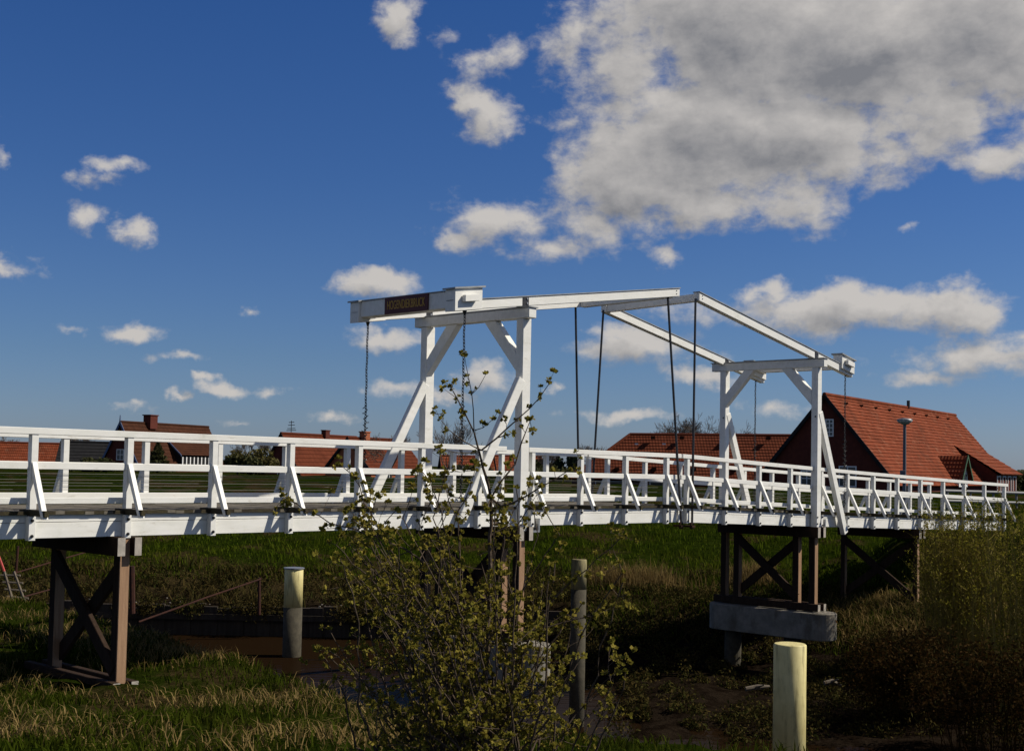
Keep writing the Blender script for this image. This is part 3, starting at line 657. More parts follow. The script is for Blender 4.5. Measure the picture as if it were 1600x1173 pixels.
# ------------------------------------------------------------------ houses
def roof_slope(mb, e0, e1, r1, r0, n_, lift=.05):         # stepped tile courses from eave to ridge
    e0, e1, r1, r0 = map(Vector, (e0, e1, r1, r0))
    nrm = (e1-e0).cross(r0-e0).normalized()
    if nrm.z < 0: nrm = -nrm
    for i in range(n_):
        a, b = i/n_, (i+1)/n_
        p = [e0.lerp(r0, a)+nrm*lift, e1.lerp(r1, a)+nrm*lift, e1.lerp(r1, b)+nrm*.004, e0.lerp(r0, b)+nrm*.004]
        mb.quad(*p); ed = (e1-e0).normalized(); mb.uv[len(mb.f)-1] = [((q-e0).dot(ed)+100, i+.1 if k < 2 else i+.9) for k, q in enumerate(p)]
        q0, q1 = e0.lerp(r0, a)-nrm*.03, e1.lerp(r1, a)-nrm*.03
        mb.quad(q0, q1, p[1], p[0])
def gable_house(name, label, A, L, r, half, drop, wall_h, tm, wm, courses, hip_end=0., cat='house', ridge_chims=(), windows=(), verge='bluegrey', group=None, over=.25):
    """A: apex of the gable that faces left; r: unit ridge direction; the house runs L along r."""
    A = Vector(A); r = Vector((*r, 0)).normalized(); gdir = Vector((r.y, -r.x, 0)); up = Vector((0,0,1))
    base = A-up*(drop+wall_h)
    e = empty(name, tuple(base), 0, label, cat, group); O = base
    def P_(al, s_, dz): return A+r*al+gdir*s_+up*dz-O
    k = drop/half
    wb = MB(); hw = half-.12
    # walls: two long walls and pentagon gables
    for al in (0.0, L):
        pts = [P_(al,-hw,-k*hw-.15), P_(al,-hw,-drop-wall_h), P_(al,hw,-drop-wall_h), P_(al,hw,-k*hw-.15), P_(al,0,-.15)]
        if al == 0.0: pts = pts
        else: pts = pts[::-1]
        if al == 0.0 or not hip_end: wb.quad(*pts)
        else: wb.quad(pts[1], pts[2], pts[3], pts[4]) if False else wb.quad(P_(L,hw,-drop-wall_h), P_(L,-hw,-drop-wall_h), P_(L,-hw,-k*hw-.15), P_(L,hw,-k*hw-.15))
    for s_ in (-hw, hw): wb.quad(P_(0,s_,-drop-wall_h), P_(L,s_,-drop-wall_h), P_(L,s_,-k*hw-.15), P_(0,s_,-k*hw-.15))
    wb.build('wall', wm, e)
    rb = MB(); a0, a1 = -over, L+over
    for s_ in (1, -1):
        roof_slope(rb, P_(a0, s_*(half+.15), -k*(half+.15)), P_(a1, s_*(half+.15), -k*(half+.15)), P_(a1-hip_end, 0, 0), P_(a0, 0, 0), courses)
    if hip_end:
        roof_slope(rb, P_(a1,-half-.15,-k*(half+.15)), P_(a1,half+.15,-k*(half+.15)), P_(a1-hip_end,.01,0), P_(a1-hip_end,-.01,0), courses)
    ro = rb.build('roof', tm, e)
    m = MB(); m.tube([P_(a0,0,.03), P_(a1-hip_end,0,.03)], .13, 8); m.build('ridge', tm, ro)
    m = MB()
    for s_ in (1, -1):
        p0, p1 = P_(a0-.01,0,-.06), P_(a0-.01,s_*(half+.18),-k*(half+.18)-.06); d_ = (p1-p0).normalized(); w_ = r.cross(d_)*.22
        m.beam(p0, p1, w_, r*.06)
    m.build('bargeboard', verge, ro)
    for (al, s_, w_, hz0, hz1) in ridge_chims:
        m = MB(); c_ = P_(al, s_, 0)
        ax, ay = r*w_/2, gdir*w_*.4
        for (za, zb2, ex) in ((hz0, hz1-.12, 1.0), (hz1-.12+.003, hz1, 1.18)):
            m.hexa([c_-ax*ex-ay*ex+up*za, c_-ax*ex+ay*ex+up*za, c_+ax*ex+ay*ex+up*za, c_+ax*ex-ay*ex+up*za, c_-ax*ex-ay*ex+up*zb2, c_-ax*ex+ay*ex+up*zb2, c_+ax*ex+ay*ex+up*zb2, c_+ax*ex-ay*ex+up*zb2])
        m.build('chimney', wm, ro)
    def window(face, u0, u1, z0, z1, nu=2, nv=2):
        # face 'gable' (u across) or 'side' (u along the ridge)
        def Q(u, z, d_): return P_(-.02-d_, u, z) if face == 'gable' else P_(u, hw+.02+d_, z)
        m = MB(); t_ = .07
        def bar(ua, ub, za, zb2, d_):
            m.hexa([Q(ua,za,0),Q(ub,za,0),Q(ub,za,d_),Q(ua,za,d_),Q(ua,zb2,0),Q(ub,zb2,0),Q(ub,zb2,d_),Q(ua,zb2,d_)])
        bar(u0,u0+t_,z0,z1,.06); bar(u1-t_,u1,z0,z1,.06); bar(u0+t_,u1-t_,z0,z0+t_,.057); bar(u0+t_,u1-t_,z1-t_,z1,.057)
        for i in range(1, nu): u = u0+(u1-u0)*i/nu; bar(u-.025,u+.025,z0+t_,z1-t_,.05)
        for i in range(1, nv): z = z0+(z1-z0)*i/nv; bar(u0+t_,u1-t_,z-.025,z+.025,.047)
        f = m.build('window', 'frame', e)
        m = MB(); m.quad(Q(u0+.03,z0+.03,.02),Q(u1-.03,z0+.03,.02),Q(u1-.03,z1-.03,.02),Q(u0+.03,z1-.03,.02)); m.build('pane', 'pane', f)
    for w_ in windows: window(*w_)
    return e, P_, gdir, r, ro
# large farmhouse on the right
e, P_, gd, rr_, ro = gable_house('farmhouse', 'large brick house with steep red tiled roof behind the right end of the bridge', (19.76, 80, 4.94), 29.2, (.566, .824), 4.55, 5.45, 1.4, 'tile', 'brick', 25,
    windows=[('gable', .02, .56, -2.62, -1.52, 2, 4), ('gable', .92, 2.05, -5.75, -4.45, 2, 2), ('gable', -1.58, -.75, -5.8, -4.75, 2, 2)], verge='slate')
up = Vector((0,0,1)); kk = 5.45/4.55
# small gabled dormer
def dormer(al0, al1, s0, sf, apex_dz, eave_dz):
    # ridge runs outwards from the slope at s0 to a front gable at sf
    am = (al0+al1)/2
    m = MB(); m.quad(P_(al0,sf,-kk*sf), P_(al1,sf,-kk*sf), P_(al1,sf,eave_dz), P_(am,sf,apex_dz), P_(al0,sf,eave_dz))
    for al in (al0, al1): m.quad(P_(al,sf,-kk*sf), P_(al,sf,eave_dz), P_(al,-eave_dz/kk,eave_dz))
    d_ = m.build('dormer', 'frame', e)
    m = MB()
    for al, sgn in ((al0, -1), (al1, 1)):
        ex = .28*sgn; sl_ = (apex_dz-eave_dz)/((al1-al0)/2)
        ez = eave_dz-abs(ex)*sl_
        roof_slope(m, P_(al+ex,-ez/kk,ez), P_(al+ex,sf+.3,ez), P_(am,sf+.3,apex_dz+.03), P_(am,-apex_dz/kk,apex_dz+.03), 6, .04)
    m.build('dormer_roof', 'tile', d_)
    m = MB()
    for al, sgn in ((al0-.3, -1), (al1+.3, 1)):
        sl_ = (apex_dz-eave_dz)/((al1-al0)/2); m.beam(P_(am,sf+.31,apex_dz), P_(al,sf+.31,eave_dz-.3*sl_), (0,0,.22), gd*.05)
    m.build('dormer_bargeboard', 'green', d_)
    m = MB(); w_ = (al1-al0)*.3
    m.box(0,0,0,0,0,0); m.v = []; m.f = []
    m.hexa([P_(am-w_,sf+.01,-kk*sf+.15),P_(am+w_,sf+.01,-kk*sf+.15),P_(am+w_,sf+.05,-kk*sf+.15),P_(am-w_,sf+.05,-kk*sf+.15),P_(am-w_,sf+.01,eave_dz+.1),P_(am+w_,sf+.01,eave_dz+.1),P_(am+w_,sf+.05,eave_dz+.1),P_(am-w_,sf+.05,eave_dz+.1)])
    m.build('dormer_window', 'pane', d_)
dormer(13.0, 15.2, 3.0, 4.75, -3.55, -4.9)
# long shed dormer with a flared skirt at the far end
m = MB(); al0, al1 = 20.8, 27.5
roof_slope(m, P_(al0,5.7,-4.75), P_(al1,5.7,-4.75), P_(al1,2.15,-kk*2.15), P_(al0,2.15,-kk*2.15), 8, .05); sdm = m.build('shed_dormer_roof', 'tile', e)
m = MB()
m.quad(P_(al0+.2,5.3,-4.72), P_(al0+.2,5.3,-6.9), P_(al1-.2,5.3,-6.9), P_(al1-.2,5.3,-4.72))
for al in (al0+.2, al1-.2): m.quad(P_(al,5.3,-4.72), P_(al,5.3,-6.9), P_(al,3.6,-6.9), P_(al,2.15,-kk*2.15))
m.build('shed_dormer_wall', 'brick', e)
m = MB()
for al in (21.6, 23.2, 24.8, 26.4):
    for a_, b_ in ((al-.5, al-.42), (al+.42, al+.5)): m.hexa([P_(a_,5.31,-6.0),P_(b_,5.31,-6.0),P_(b_,5.36,-6.0),P_(a_,5.36,-6.0),P_(a_,5.31,-4.85),P_(b_,5.31,-4.85),P_(b_,5.36,-4.85),P_(a_,5.36,-4.85)])
    m.hexa([P_(al-.42,5.31,-4.95),P_(al+.42,5.31,-4.95),P_(al+.42,5.36,-4.95),P_(al-.42,5.36,-4.95),P_(al-.42,5.31,-4.87),P_(al+.42,5.31,-4.87),P_(al+.42,5.36,-4.87),P_(al-.42,5.36,-4.87)])
m.build('shed_dormer_window', 'frame', e)
m = MB()
for i in range(9): 
    c_ = P_(2.5+i*2.9, .42, -kk*.42+.09); m.hexa([c_+Vector(q) for q in ((-.12,-.1,-.06),(.12,-.1,-.06),(.12,.1,-.06),(-.12,.1,-.06),(-.12,-.1,.07),(.12,-.1,.07),(.12,.1,.07),(-.12,.1,.07))])
m.build('roof_vent', 'tile2', ro)
m = MB(); m.tube([P_(16.6,.1,0), P_(16.6,.1,.55)], .12, 8); m.build('flue', 'steel', ro)

# long low barn behind the bridge
KB = 97/80.5; bA = Vector((7.50, 80.5, 2.22))*KB
eb = empty('low_barn', (16, 97, -1.9), 0, 'long low building with a plain hipped red tile roof in the middle distance', 'barn'); O = Vector(eb.location)
m = MB(); yF, zE = 93.0, -.62*KB; xl, xr = 3.6*KB, 26.5; RE = Vector((24.0, 97, 2.36*KB)); yb_ = 101.
roof_slope(m, Vector((xl,yF,zE))-O, Vector((xr,yF,zE+.15))-O, RE-O, bA-O, 15, .05)
roof_slope(m, Vector((xl,yb_,zE))-O, Vector((xl,yF,zE))-O, bA-O, bA-O+Vector((0,.02,0)), 15, .05)
roof_slope(m, Vector((xr,yb_,zE))-O, Vector((xl,yb_,zE))-O, bA-O, RE-O, 15, .05)
rb_ = m.build('roof', 'tile3', eb)
m = MB(); m.tube([bA-O, RE-O+Vector((0,0,.02))], .13, 8); m.tube([bA-O, Vector((xl,yF,zE))-O], .12, 8); m.build('ridge', 'tile3', rb_)
m = MB(); m.box(xl+.5-O.x, xr-.5-O.x, yF+.5-O.y, yb_-.5-O.y, 0, zE-O.z+.05); m.build('wall', 'brick', eb)
m = MB()
for x in (1020,1065,1138,1200): 
    c_ = at(x, 684+.006*x-6, 96.)-O; m.box(c_.x-.13, c_.x+.13, c_.y-.35, c_.y+.2, c_.z-.1, c_.z+.14)
for x in (964,1022,1084,1148): 
    c_ = at(x, 733, 93.8)-O; m.box(c_.x-.13, c_.x+.13, c_.y-.35, c_.y+.2, c_.z-.1, c_.z+.14)
m.build('roof_vent', 'tile2', rb_)
m = MB()
for x, y in ((994,694),(1037,694)):
    c_ = at(x, y, 95.2)-O; m.box(c_.x-.10, c_.x+.12, c_.y-.3, c_.y+.1, c_.z-.03, c_.z+.07)
m.build('skylight_flashing', 'frame', rb_)
for x0_, x1_ in ((6.2,8.6),(10.2,12.4),(14.5,17)):
    m = MB(); m.box(x0_-O.x, x1_-O.x, yF+.44-O.y, yF+.49-O.y, .45, 1.05); w_ = m.build('window', 'frame', eb)
    m = MB(); m.box(x0_+.08-O.x, x1_-.08-O.x, yF+.41-O.y, yF+.435-O.y, .5, 1.0); m.build('pane', 'pane', w_)

# left-hand houses behind the dike
K = 140/95.
A1 = at(190, 659, 140)
e1, P1, g1, r1, ro1 = gable_house('gabled_house', 'dark brown tiled house with a chimney and a blue-edged gable, behind the left railing', A1, 15.5, (.39, .92), 3.1, 5.6, 1.6, 'tile2', 'brick', 14,
    ridge_chims=((4.7, .15, 1.25, -.6, 1.0),), verge='bluegrey', windows=[('gable', -.5, .5, -4.2, -3.0, 2, 2)])
m = MB(); m.tube([P1(-.25,0,.1), P1(-.25,0,.75)], [.10,.05], 6); m.build('finial', 'bluegrey', ro1)
# its wide dormer with white window posts
m = MB(); k1 = 5.6/3.1
roof_slope(m, P1(6.6,3.1,-3.5), P1(14.6,3.1,-3.5), P1(14.6,1.0,-k1*1.0), P1(6.6,1.0,-k1*1.0), 7, .05); m.build('dormer_roof', 'tile2', e1)
m = MB(); m.quad(P1(6.9,2.9,-3.5), P1(14.3,2.9,-3.5), P1(14.3,2.9,-5.2), P1(6.9,2.9,-5.2)); m.quad(P1(6.9,2.9,-3.5), P1(6.9,2.9,-5.2), P1(6.9,1.0,-k1)); m.build('dormer_wall', 'slate', e1)
m = MB()
for i in range(11):
    a_ = 7.0+i*.7; m.hexa([P1(a_,2.91,-4.9),P1(a_+.16,2.91,-4.9),P1(a_+.16,2.98,-4.9),P1(a_,2.98,-4.9),P1(a_,2.91,-3.7),P1(a_+.16,2.91,-3.7),P1(a_+.16,2.98,-3.7),P1(a_,2.98,-3.7)])
m.build('dormer_window', 'frame', e1)
m = MB(); m.beam(P1(6.55,3.15,-3.55), P1(6.55,.95,-k1*.95), (0,0,.2), r1*.07); m.build('dormer_bargeboard', 'bluegrey', e1)
A2 = at(441, 677, 132)
e2, P2, g2, r2, ro2 = gable_house('tiled_house', 'red tiled house with two chimneys and an aerial, behind the railing left of the portal', A2, 13.5, (.45, .89), 3.4, 5.6, .9, 'tile3', 'brick', 14,
    ridge_chims=((7.6, .1, .75, -.5, .62),), verge='slate', windows=[('gable', -.45, .45, -4.6, -3.4, 2, 2)])
m = MB(); c_ = at(455, 674, 134)-Vector(e2.location); m.tube([c_+Vector((0,0,-.6)), c_+Vector((0,0,1.15))], .04, 5)
for dz, l_ in ((.95,.28),(.65,.34),(.3,.42),(.1,.5)): m.tube([c_+Vector((-l_,0,dz)), c_+Vector((l_,.1,dz+.05))], .035, 4)
m.build('aerial', 'steel', ro2)
A3 = at(545, 684, 126)
e3, P3, g3, r3, ro3 = gable_house('brick_house', 'small brick house with one chimney and a bright white window, directly left of the portal', A3, 8.5, (.55, .83), 3.1, 3.2, 2.2, 'tile3', 'brick2', 10,
    ridge_chims=((2.2, .2, .85, -.6, .72),), verge='slate', windows=[('side', 2.0, 2.8, -4.4, -3.4, 2, 2)])
A4 = at(107, 697, 150)
e4, P4, g4, r4, ro4 = gable_house('slate_roof_house', 'dark slate roofed house with orange brick end, left of the brown tiled house', at(98, 690, 152), 13.0, (.985, .17), 4.0, 3.4, 1.6, 'slate', 'brick2', 9, verge='slate')
e5, P5, g5, r5, ro5 = gable_house('red_barn', 'orange-red tiled barn at the left edge behind the railing', at(-60, 690, 160), 14.0, (.985, .17), 3.6, 2.9, 1.4, 'tile', 'brick', 9, verge='slate', cat='barn', windows=[('side', 9.2, 9.9, -3.9, -3.2, 2, 2), ('side', 11.0, 11.7, -3.9, -3.2, 2, 2)])
for i, (x, y, Y, L, lab) in enumerate(((690,712,165,6.5,'red-roofed house far off, seen just right of the portal post behind the shrub'), (775,712,170,6.0,'small red-roofed house far off, seen between the raking brace and the portal post'))):
    gable_house('distant_house', lab, at(x, y, Y), L, (.985, .17), 2.6, 2.2, 1.2, 'tile', 'brick', 6, verge='slate')

# ------------------------------------------------------------------ street lamp and road railing on the right
lp = at(1413, 772, 52); lb = empty('street_lamp', (lp.x, lp.y, height(lp.x, lp.y).item()), 0, 'grey street lamp with a flat round head in front of the large red roof', 'street lamp')
LZ = at(1414, 664, 52).z-lb.location.z
m = MB(); m.tube([(0,0,-.3),(0,0,LZ)], [.085,.06], 12); m.build('post', 'lampgrey', lb)
m = MB(); m.box(-.17, .02, -.1, .06, LZ-2.3, LZ-1.85); m.build('switch_box', 'lampgrey', lb, bevel=.01)
m = MB(); m.lathe((0,0,LZ), [(.06,0),(.12,.03),(.27,.12),(.31,.18),(.30,.20)], 28); o = m.build('lamp_glass', 'lampshade', lb, smooth=True)
m = MB(); m.lathe((0,0,LZ), [(.315,.19),(.31,.225),(.18,.27),(.05,.285)], 28); m.build('lamp_hood', 'galv', lb, smooth=True)
rl = empty('road_railing', tuple(at(1540, 800, 62)), 0, 'grey tubular railing beside the road beyond the right end of the bridge', 'railing'); orr = Vector(rl.location)
for y in (767.5, 783):
    m = MB(); m.tube([at(1476, y-1, 60)-orr, at(1650, y+4, 66)-orr], .08, 6); m.build('rail', 'roadrail', rl)
for x in (1480, 1516, 1552, 1588, 1624):
    p = at(x, 767, 60+6*(x-1476)/174)-orr; m = MB(); m.tube([p, p-Vector((0,0,1.6))], .055, 6); m.build('rail_post', 'roadrail', rl)

# ------------------------------------------------------------------ vegetation helpers
def blades(name, pts, hgt, wid, lean, m, parent=None, bias=(0,0)):
    """numpy blades: pts Nx3, hgt N; each blade two bent quads -> 2 tris + tip"""
    n = len(pts); a = rng.uniform(0, 2*np.pi, n); la = rng.uniform(0, 2*np.pi, n); ll = rng.uniform(.2, 1, n)*lean
    wv = np.stack([np.cos(a), np.sin(a), np.zeros(n)], 1)*(wid*rng.uniform(.6, 1.3, n))[:, None]
    lv = np.stack([np.cos(la)*ll+bias[0], np.sin(la)*ll+bias[1], np.zeros(n)], 1)*hgt[:, None]
    up_ = np.stack([np.zeros(n), np.zeros(n), hgt], 1)
    p0 = pts-wv; p1 = pts+wv; mid = pts+up_*.55+lv*.35; p2 = mid+wv*.7; p3 = mid-wv*.7; p4 = pts+up_*np.clip(1-ll*.35, .4, 1)[:, None]+lv
    Vv = np.stack([p0, p1, p2, p3, p4], 1).reshape(-1, 3); b_ = np.arange(n)*5
    Fq = np.concatenate([np.stack([b_, b_+1, b_+2], 1), np.stack([b_, b_+2, b_+3], 1), np.stack([b_+3, b_+2, b_+4], 1)])
    return soup(name, Vv, Fq, m, parent)
def leaves(name, pts, size, m, parent=None, flat=.0):
    n = len(pts); u = rng.normal(size=(n, 3)); u /= np.linalg.norm(u, axis=1)[:, None]
    v = rng.normal(size=(n, 3)); v -= (v*u).sum(1)[:, None]*u; v /= np.linalg.norm(v, axis=1)[:, None]
    s_ = (size*rng.uniform(.6, 1.4, n))[:, None]
    Vv = np.stack([pts-u*s_, pts-v*s_*.45, pts+u*s_, pts+v*s_*.45], 1).reshape(-1, 3); b_ = np.arange(n)*4
    return soup(name, Vv, np.stack([b_, b_+1, b_+2, b_+3], 1), m, parent)
def scatter(n, x0, x1, y0, y1, dens=None):
    X = rng.uniform(x0, x1, n); Y = rng.uniform(y0, y1, n); Z = height(X, Y)
    P_s = np.stack([X, Y, Z], 1)
    if dens is not None: P_s = P_s[rng.uniform(0, 1, n) < dens(X, Y, Z)]
    return P_s
def off_trestle(X, Y):
    t, o = to_to(X, Y); return ~((t > .9) & (t < 2.2) & (o > -.5) & (o < 3))
def noise2(X, Y, s_): return .5+.25*(np.sin(X*s_+1.3*np.sin(Y*s_*.7))+np.sin(Y*s_*1.3+1.7*np.sin(X*s_*.6+2)))

# near bank grass (left)
gp = scatter(95000, -15, 3, 11, 31.5, lambda X, Y, Z: np.where((Z > -3.75) & off_trestle(X, Y), np.clip(1.4*noise2(X, Y, 1.4)-.05, .1, 1), 0))
tag(blades('bank_grass', gp, rng.uniform(.06, .20, len(gp))*(.6+.9*noise2(gp[:, 0]*1.3, gp[:, 1], 2.1)), .010, .9, 'grass'), kind='stuff')
sp = scatter(62000, -15, 2, 12, 31.5, lambda X, Y, Z: np.where((Z > -4.6) & off_trestle(X, Y), np.clip(1.9*noise2(X+3, Y, 1.1)-.55, 0, 1), 0))
tag(blades('dry_grass', sp, rng.uniform(.06, .30, len(sp)), .007, 1.5, 'straw'), kind='stuff')
# far bank: dead brush on the eroded edge, grass on the dike slope, straw belt at the reeds
bp_ = scatter(36000, -24, 12, 37.0, 46, lambda X, Y, Z: np.where((Z > -5.0) & (Z < -3.7), np.clip(1.5*noise2(X, Y, 1.3)-.3, 0, 1), 0))
tag(blades('bank_brush', bp_, rng.uniform(.1, .5, len(bp_))*(.5+noise2(bp_[:,0], bp_[:,1], 1.9)), .022, 1.3, 'reed'), kind='stuff')
lump = np.concatenate([scatter(420, -26, 11, 40.8, 45.2, lambda X, Y, Z: np.where((Z > -5.0) & (Z < -3.7), noise2(X, Y, 1.1), 0)), scatter(1300, 1.5, 13, 26, 42, lambda X, Y, Z: np.where((Z > -5.6) & (Z < -3.9), noise2(X, Y, 1.1)*np.where(Y < 34, .75, 1.0), 0))])
hang = np.stack([rng.uniform(-30, 1, 260), rng.uniform(40.30, 40.7, 260), rng.uniform(-5.1, -4.5, 260)], 1); lump = np.concatenate([lump, hang[noise2(hang[:, 0], hang[:, 2], 1.6) > .45]])
NL = 90000; li = rng.integers(0, len(lump), NL); lr = rng.uniform(.15, .5, len(lump))
dv = rng.normal(size=(NL, 3)); dv /= np.linalg.norm(dv, axis=1)[:, None]; dv *= (rng.uniform(0, 1, NL)**.4)[:, None]*lr[li][:, None]; dv[:, 2] = np.abs(dv[:, 2])*1.1
tag(leaves('bank_scrub', lump[li]+dv, np.full(NL, .045), 'reed'), kind='stuff')
fg = scatter(90000, -34, 26, 41, 66, lambda X, Y, Z: np.where(Z > -4.1, .4+.6*noise2(X, Y, .8), 0))
tag(blades('dike_grass', fg, rng.uniform(.10, .30, len(fg))*(.5+noise2(fg[:, 0], fg[:, 1], 1.3)), .022, .8, 'dikegrass'), kind='stuff')
rp = scatter(16000, 2.5, 9, 41.5, 45.5, lambda X, Y, Z: np.exp(-((Y-43.2)/.6)**2)*np.clip(2*noise2(X, Y, 1.5)-.5, 0, 1))
tag(blades('reed_belt', rp, rng.uniform(.35, 1.0, len(rp)), .012, .5, 'straw'), kind='stuff')
rp2 = scatter(9000, 8.5, 15, 33, 39.5, lambda X, Y, Z: np.where((Z > -4.9) & (Z < -3.4), .2+.8*noise2(X, Y, 1.3), 0))
tag(blades('dry_grass_belt', rp2, rng.uniform(.15, .55, len(rp2)), .010, 1.0, 'straw'), kind='stuff')
rg = scatter(60000, 2, 26, 30, 44, lambda X, Y, Z: np.where(Z > -5.0, np.clip(1.6*noise2(X, Y, .9)-.25, 0, 1), 0))
tag(blades('slope_grass', rg, rng.uniform(.10, .35, len(rg)), .016, .8, 'grass'), kind='stuff')
# driftwood sticks on the mud
for (x, y, D, dx, dz, lab) in ((1165,1078,28.5,.55,.05,'bleached driftwood stick on the mud left of the large yellow pile'), (1288,1069,29,.4,-.06,'short bleached driftwood stick on the mud right of the large yellow pile')):
    p = at(x, y, D); m = MB(); m.tube([(0,0,0),(dx*.5,.05,.04),(dx,.1,dz)], [.05,.06,.03], 7); m.tube([(dx*.4,.02,.03),(dx*.7,-.15,.12)], [.03,.015], 6)
    o = m.build('driftwood', 'ladderwood', loc=(p.x, p.y, max(p.z, height(p.x, p.y).item(), WZ)+.03)); tag(o, lab, 'driftwood')
# small stones and debris along the far bank edge
for lab, xs_, ys_, nn in (('stones', (-16, 2), (40.8, 41.6), 46),):
    m = MB()
    for i in range(nn):
        x = random.uniform(*xs_); y = random.uniform(*ys_); z = height(x, y).item(); s_ = random.uniform(.015, .04)
        m.hexa([(x+s_*random.uniform(.7,1.2)*a_, y+s_*random.uniform(.7,1.2)*b_, z+c_*s_) for a_, b_, c_ in ((-1,-1,-.3),(1,-1,-.3),(1,1,-.3),(-1,1,-.3),(-.7,-.7,.8),(.7,-.7,.8),(.7,.7,.8),(-.7,.7,.8))])
    tag(m.build('bank_stones', 'concrete', bevel=.01), kind='stuff')

# ------------------------------------------------------------------ bare trees
def grow(mb, p, d, L, r_, depth, spread=.55, up_=.12, nseg=3, tips=None, sides=4, r_min=.012):
    pts = [Vector(p)]; rad = [r_]; dd = Vector(d).normalized()
    for i in range(nseg):
        dd = (dd+Vector((random.gauss(0,.13), random.gauss(0,.13), random.gauss(0,.10)+up_*.5))).normalized()
        pts.append(pts[-1]+dd*L/nseg); rad.append(max(r_*(1-.38*(i+1)/nseg), r_min))
    mb.tube(pts, rad, sides if depth > 1 else 3, cap=False)
    if tips is not None and depth <= 1: tips += pts[1:]
    if depth <= 0: return
    nb = random.choice((2,3,3)) if depth > 1 else 3
    for i in range(nb):
        f_ = 1.0 if i == 0 else random.uniform(.45, .95); k_ = min(int(f_*nseg), nseg-1)
        q_ = pts[k_].lerp(pts[k_+1], f_*nseg-k_)
        nd = (dd+Vector((random.gauss(0,1), random.gauss(0,1), random.gauss(0,.7))).normalized()*spread*random.uniform(.7,1.5)+Vector((0,0,up_))).normalized()
        grow(mb, q_, nd, L*random.uniform(.62,.85), rad[-1]*(.85 if i == 0 else .62), depth-1, spread, up_, nseg, tips, sides, r_min)
def bare_tree(x, ybase_z, Y, H, label, depth=5, spread=.6, wide=1., leafm=None, nl=0, ls=.12, group='bare trees behind the houses', twig=.012):
    tk = Y/118.
    p = at(x, 700, Y); e = empty('bare_tree', (p.x, p.y, ybase_z), 0, label, 'tree', group)
    t_ = MB(); t_.tube([(0,0,-.3),(0,0,H*.18),(.05,0,H*.3)], [H*.028,H*.022,H*.018], 7); t_.build('trunk', 'barkfar', e)
    c = MB(); tips = []
    for i in range(6):
        a = i*2*math.pi/6+random.uniform(-.3,.3); grow(c, (.03*math.cos(a),.03*math.sin(a),H*random.uniform(.2,.3)), (wide*.75*math.cos(a), wide*.75*math.sin(a), .8), H*.27, (H*.010+.030)*tk, depth, spread, .12, 3, tips, 4, .012*tk)
    c.build('crown', 'barkfar', e)
    if leafm:
        T = np.array([tuple(q) for q in tips]); idx = rng.integers(0, len(T), nl); leaves('foliage', T[idx]+rng.normal(0, .22, (nl, 3)), np.full(nl, ls), leafm, e)
    return e
bare_tree(1062, -1.5, 118, 6.3, 'wide bare tree behind the long low building, left of the far portal', 6, .75, 1.25)
bare_tree(1140, -1.5, 122, 6.2, 'wide bare tree behind the long low building, seen through the far portal', 6, .75, 1.2)
bare_tree(930, -1.5, 105, 3.6, 'small bare tree left of the hipped end of the long low building', 5, .7, 1.)
bare_tree(703, -1.2, 60, 3.3, 'small bare tree with fine upright twigs seen through the larger portal', 5, .45, .7)
bare_tree(612, -1.2, 110, 4.2, 'bare tree behind the small brick house, left of the raking brace', 5, .75, 1.1)
bare_tree(118, -1.3, 175, 5.0, 'bare tree behind the dark slate roof at the left', 5, .6, 1.)
bare_tree(398, -1.3, 150, 4.6, 'bare tree behind the yellowish bushes right of the brown house', 5, .7, 1.1)
bare_tree(856, -1.3, 150, 3.5, 'sparse bare tree right of the larger portal post', 5, .6, .8)
bare_tree(5, -1.3, 190, 4.4, 'bare tree above the orange-red barn at the left edge', 5, .6, 1.)
def bush(name, x, y_top, Y, zb, wx, label, mname, n=2600, size=.16, cat='bush', cone=False, group=None):
    p = at(x, y_top, Y); H = p.z-zb; e = empty(name, (p.x, p.y, zb), 0, label, cat, group)
    t_ = MB(); t_.tube([(0,0,-.2),(0,0,H*(.85 if cone else .5))], [.12,.04], 6); t_.build('trunk', 'bark', e)
    if cone:
        z = rng.uniform(.05, 1, n)**1.2; r_ = (1-z)*wx*rng.uniform(.3, 1, n)**.5*(1+.25*np.sin(z*40)); a = rng.uniform(0, 6.283, n)
        pts = np.stack([r_*np.cos(a), r_*np.sin(a), z*H], 1)
    else:
        nc = 16; cx = rng.normal(0, .45, (nc, 3)); cx[:, 2] = rng.uniform(.2, .85, nc); cr_ = rng.uniform(.2, .4, nc)
        k_ = rng.integers(0, nc, n); dv = rng.normal(size=(n, 3)); dv /= np.linalg.norm(dv, axis=1)[:, None]; dv *= (rng.uniform(0, 1, n)**.4)[:, None]*cr_[k_][:, None]
        pts = cx[k_]+dv; pts = pts*np.array([wx, wx*.8, H]); pts[:, 2] = np.clip(pts[:, 2], .02, H*1.02)
    leaves('crown' if cat == 'tree' else 'foliage', pts, np.full(n, size), mname, e); return e
bush('hedge_bush', 400, 702, 120, -1.2, 2.6, 'yellowish bush right of the brown tiled house', 'haze', 2600, .2)
bush('hedge_bush', 372, 712, 118, -1.2, 1.8, 'low brownish bush at the right wall of the brown tiled house', 'hedge', 2000, .2)
bush('conifer_tree', 247, 691, 130, -1.2, 1.5, 'dark conifer in front of the brown tiled roof', 'hedge', 2600, .2, 'tree', True)
bush('conifer_tree', 872, 713, 190, -1.4, 1.7, 'dark pointed conifer on the skyline right of the larger portal', 'conifer', 2200, .3, 'tree', True)
bush('round_tree', 893, 711, 190, -1.4, 2.0, 'rounded dark green tree right of the skyline conifer', 'conifer', 2600, .3, 'tree')
bush('hedge_bush', 845, 720, 150, -1.4, 2.4, 'brownish bush on the skyline left of the pointed conifer', 'hedge', 2200, .24)
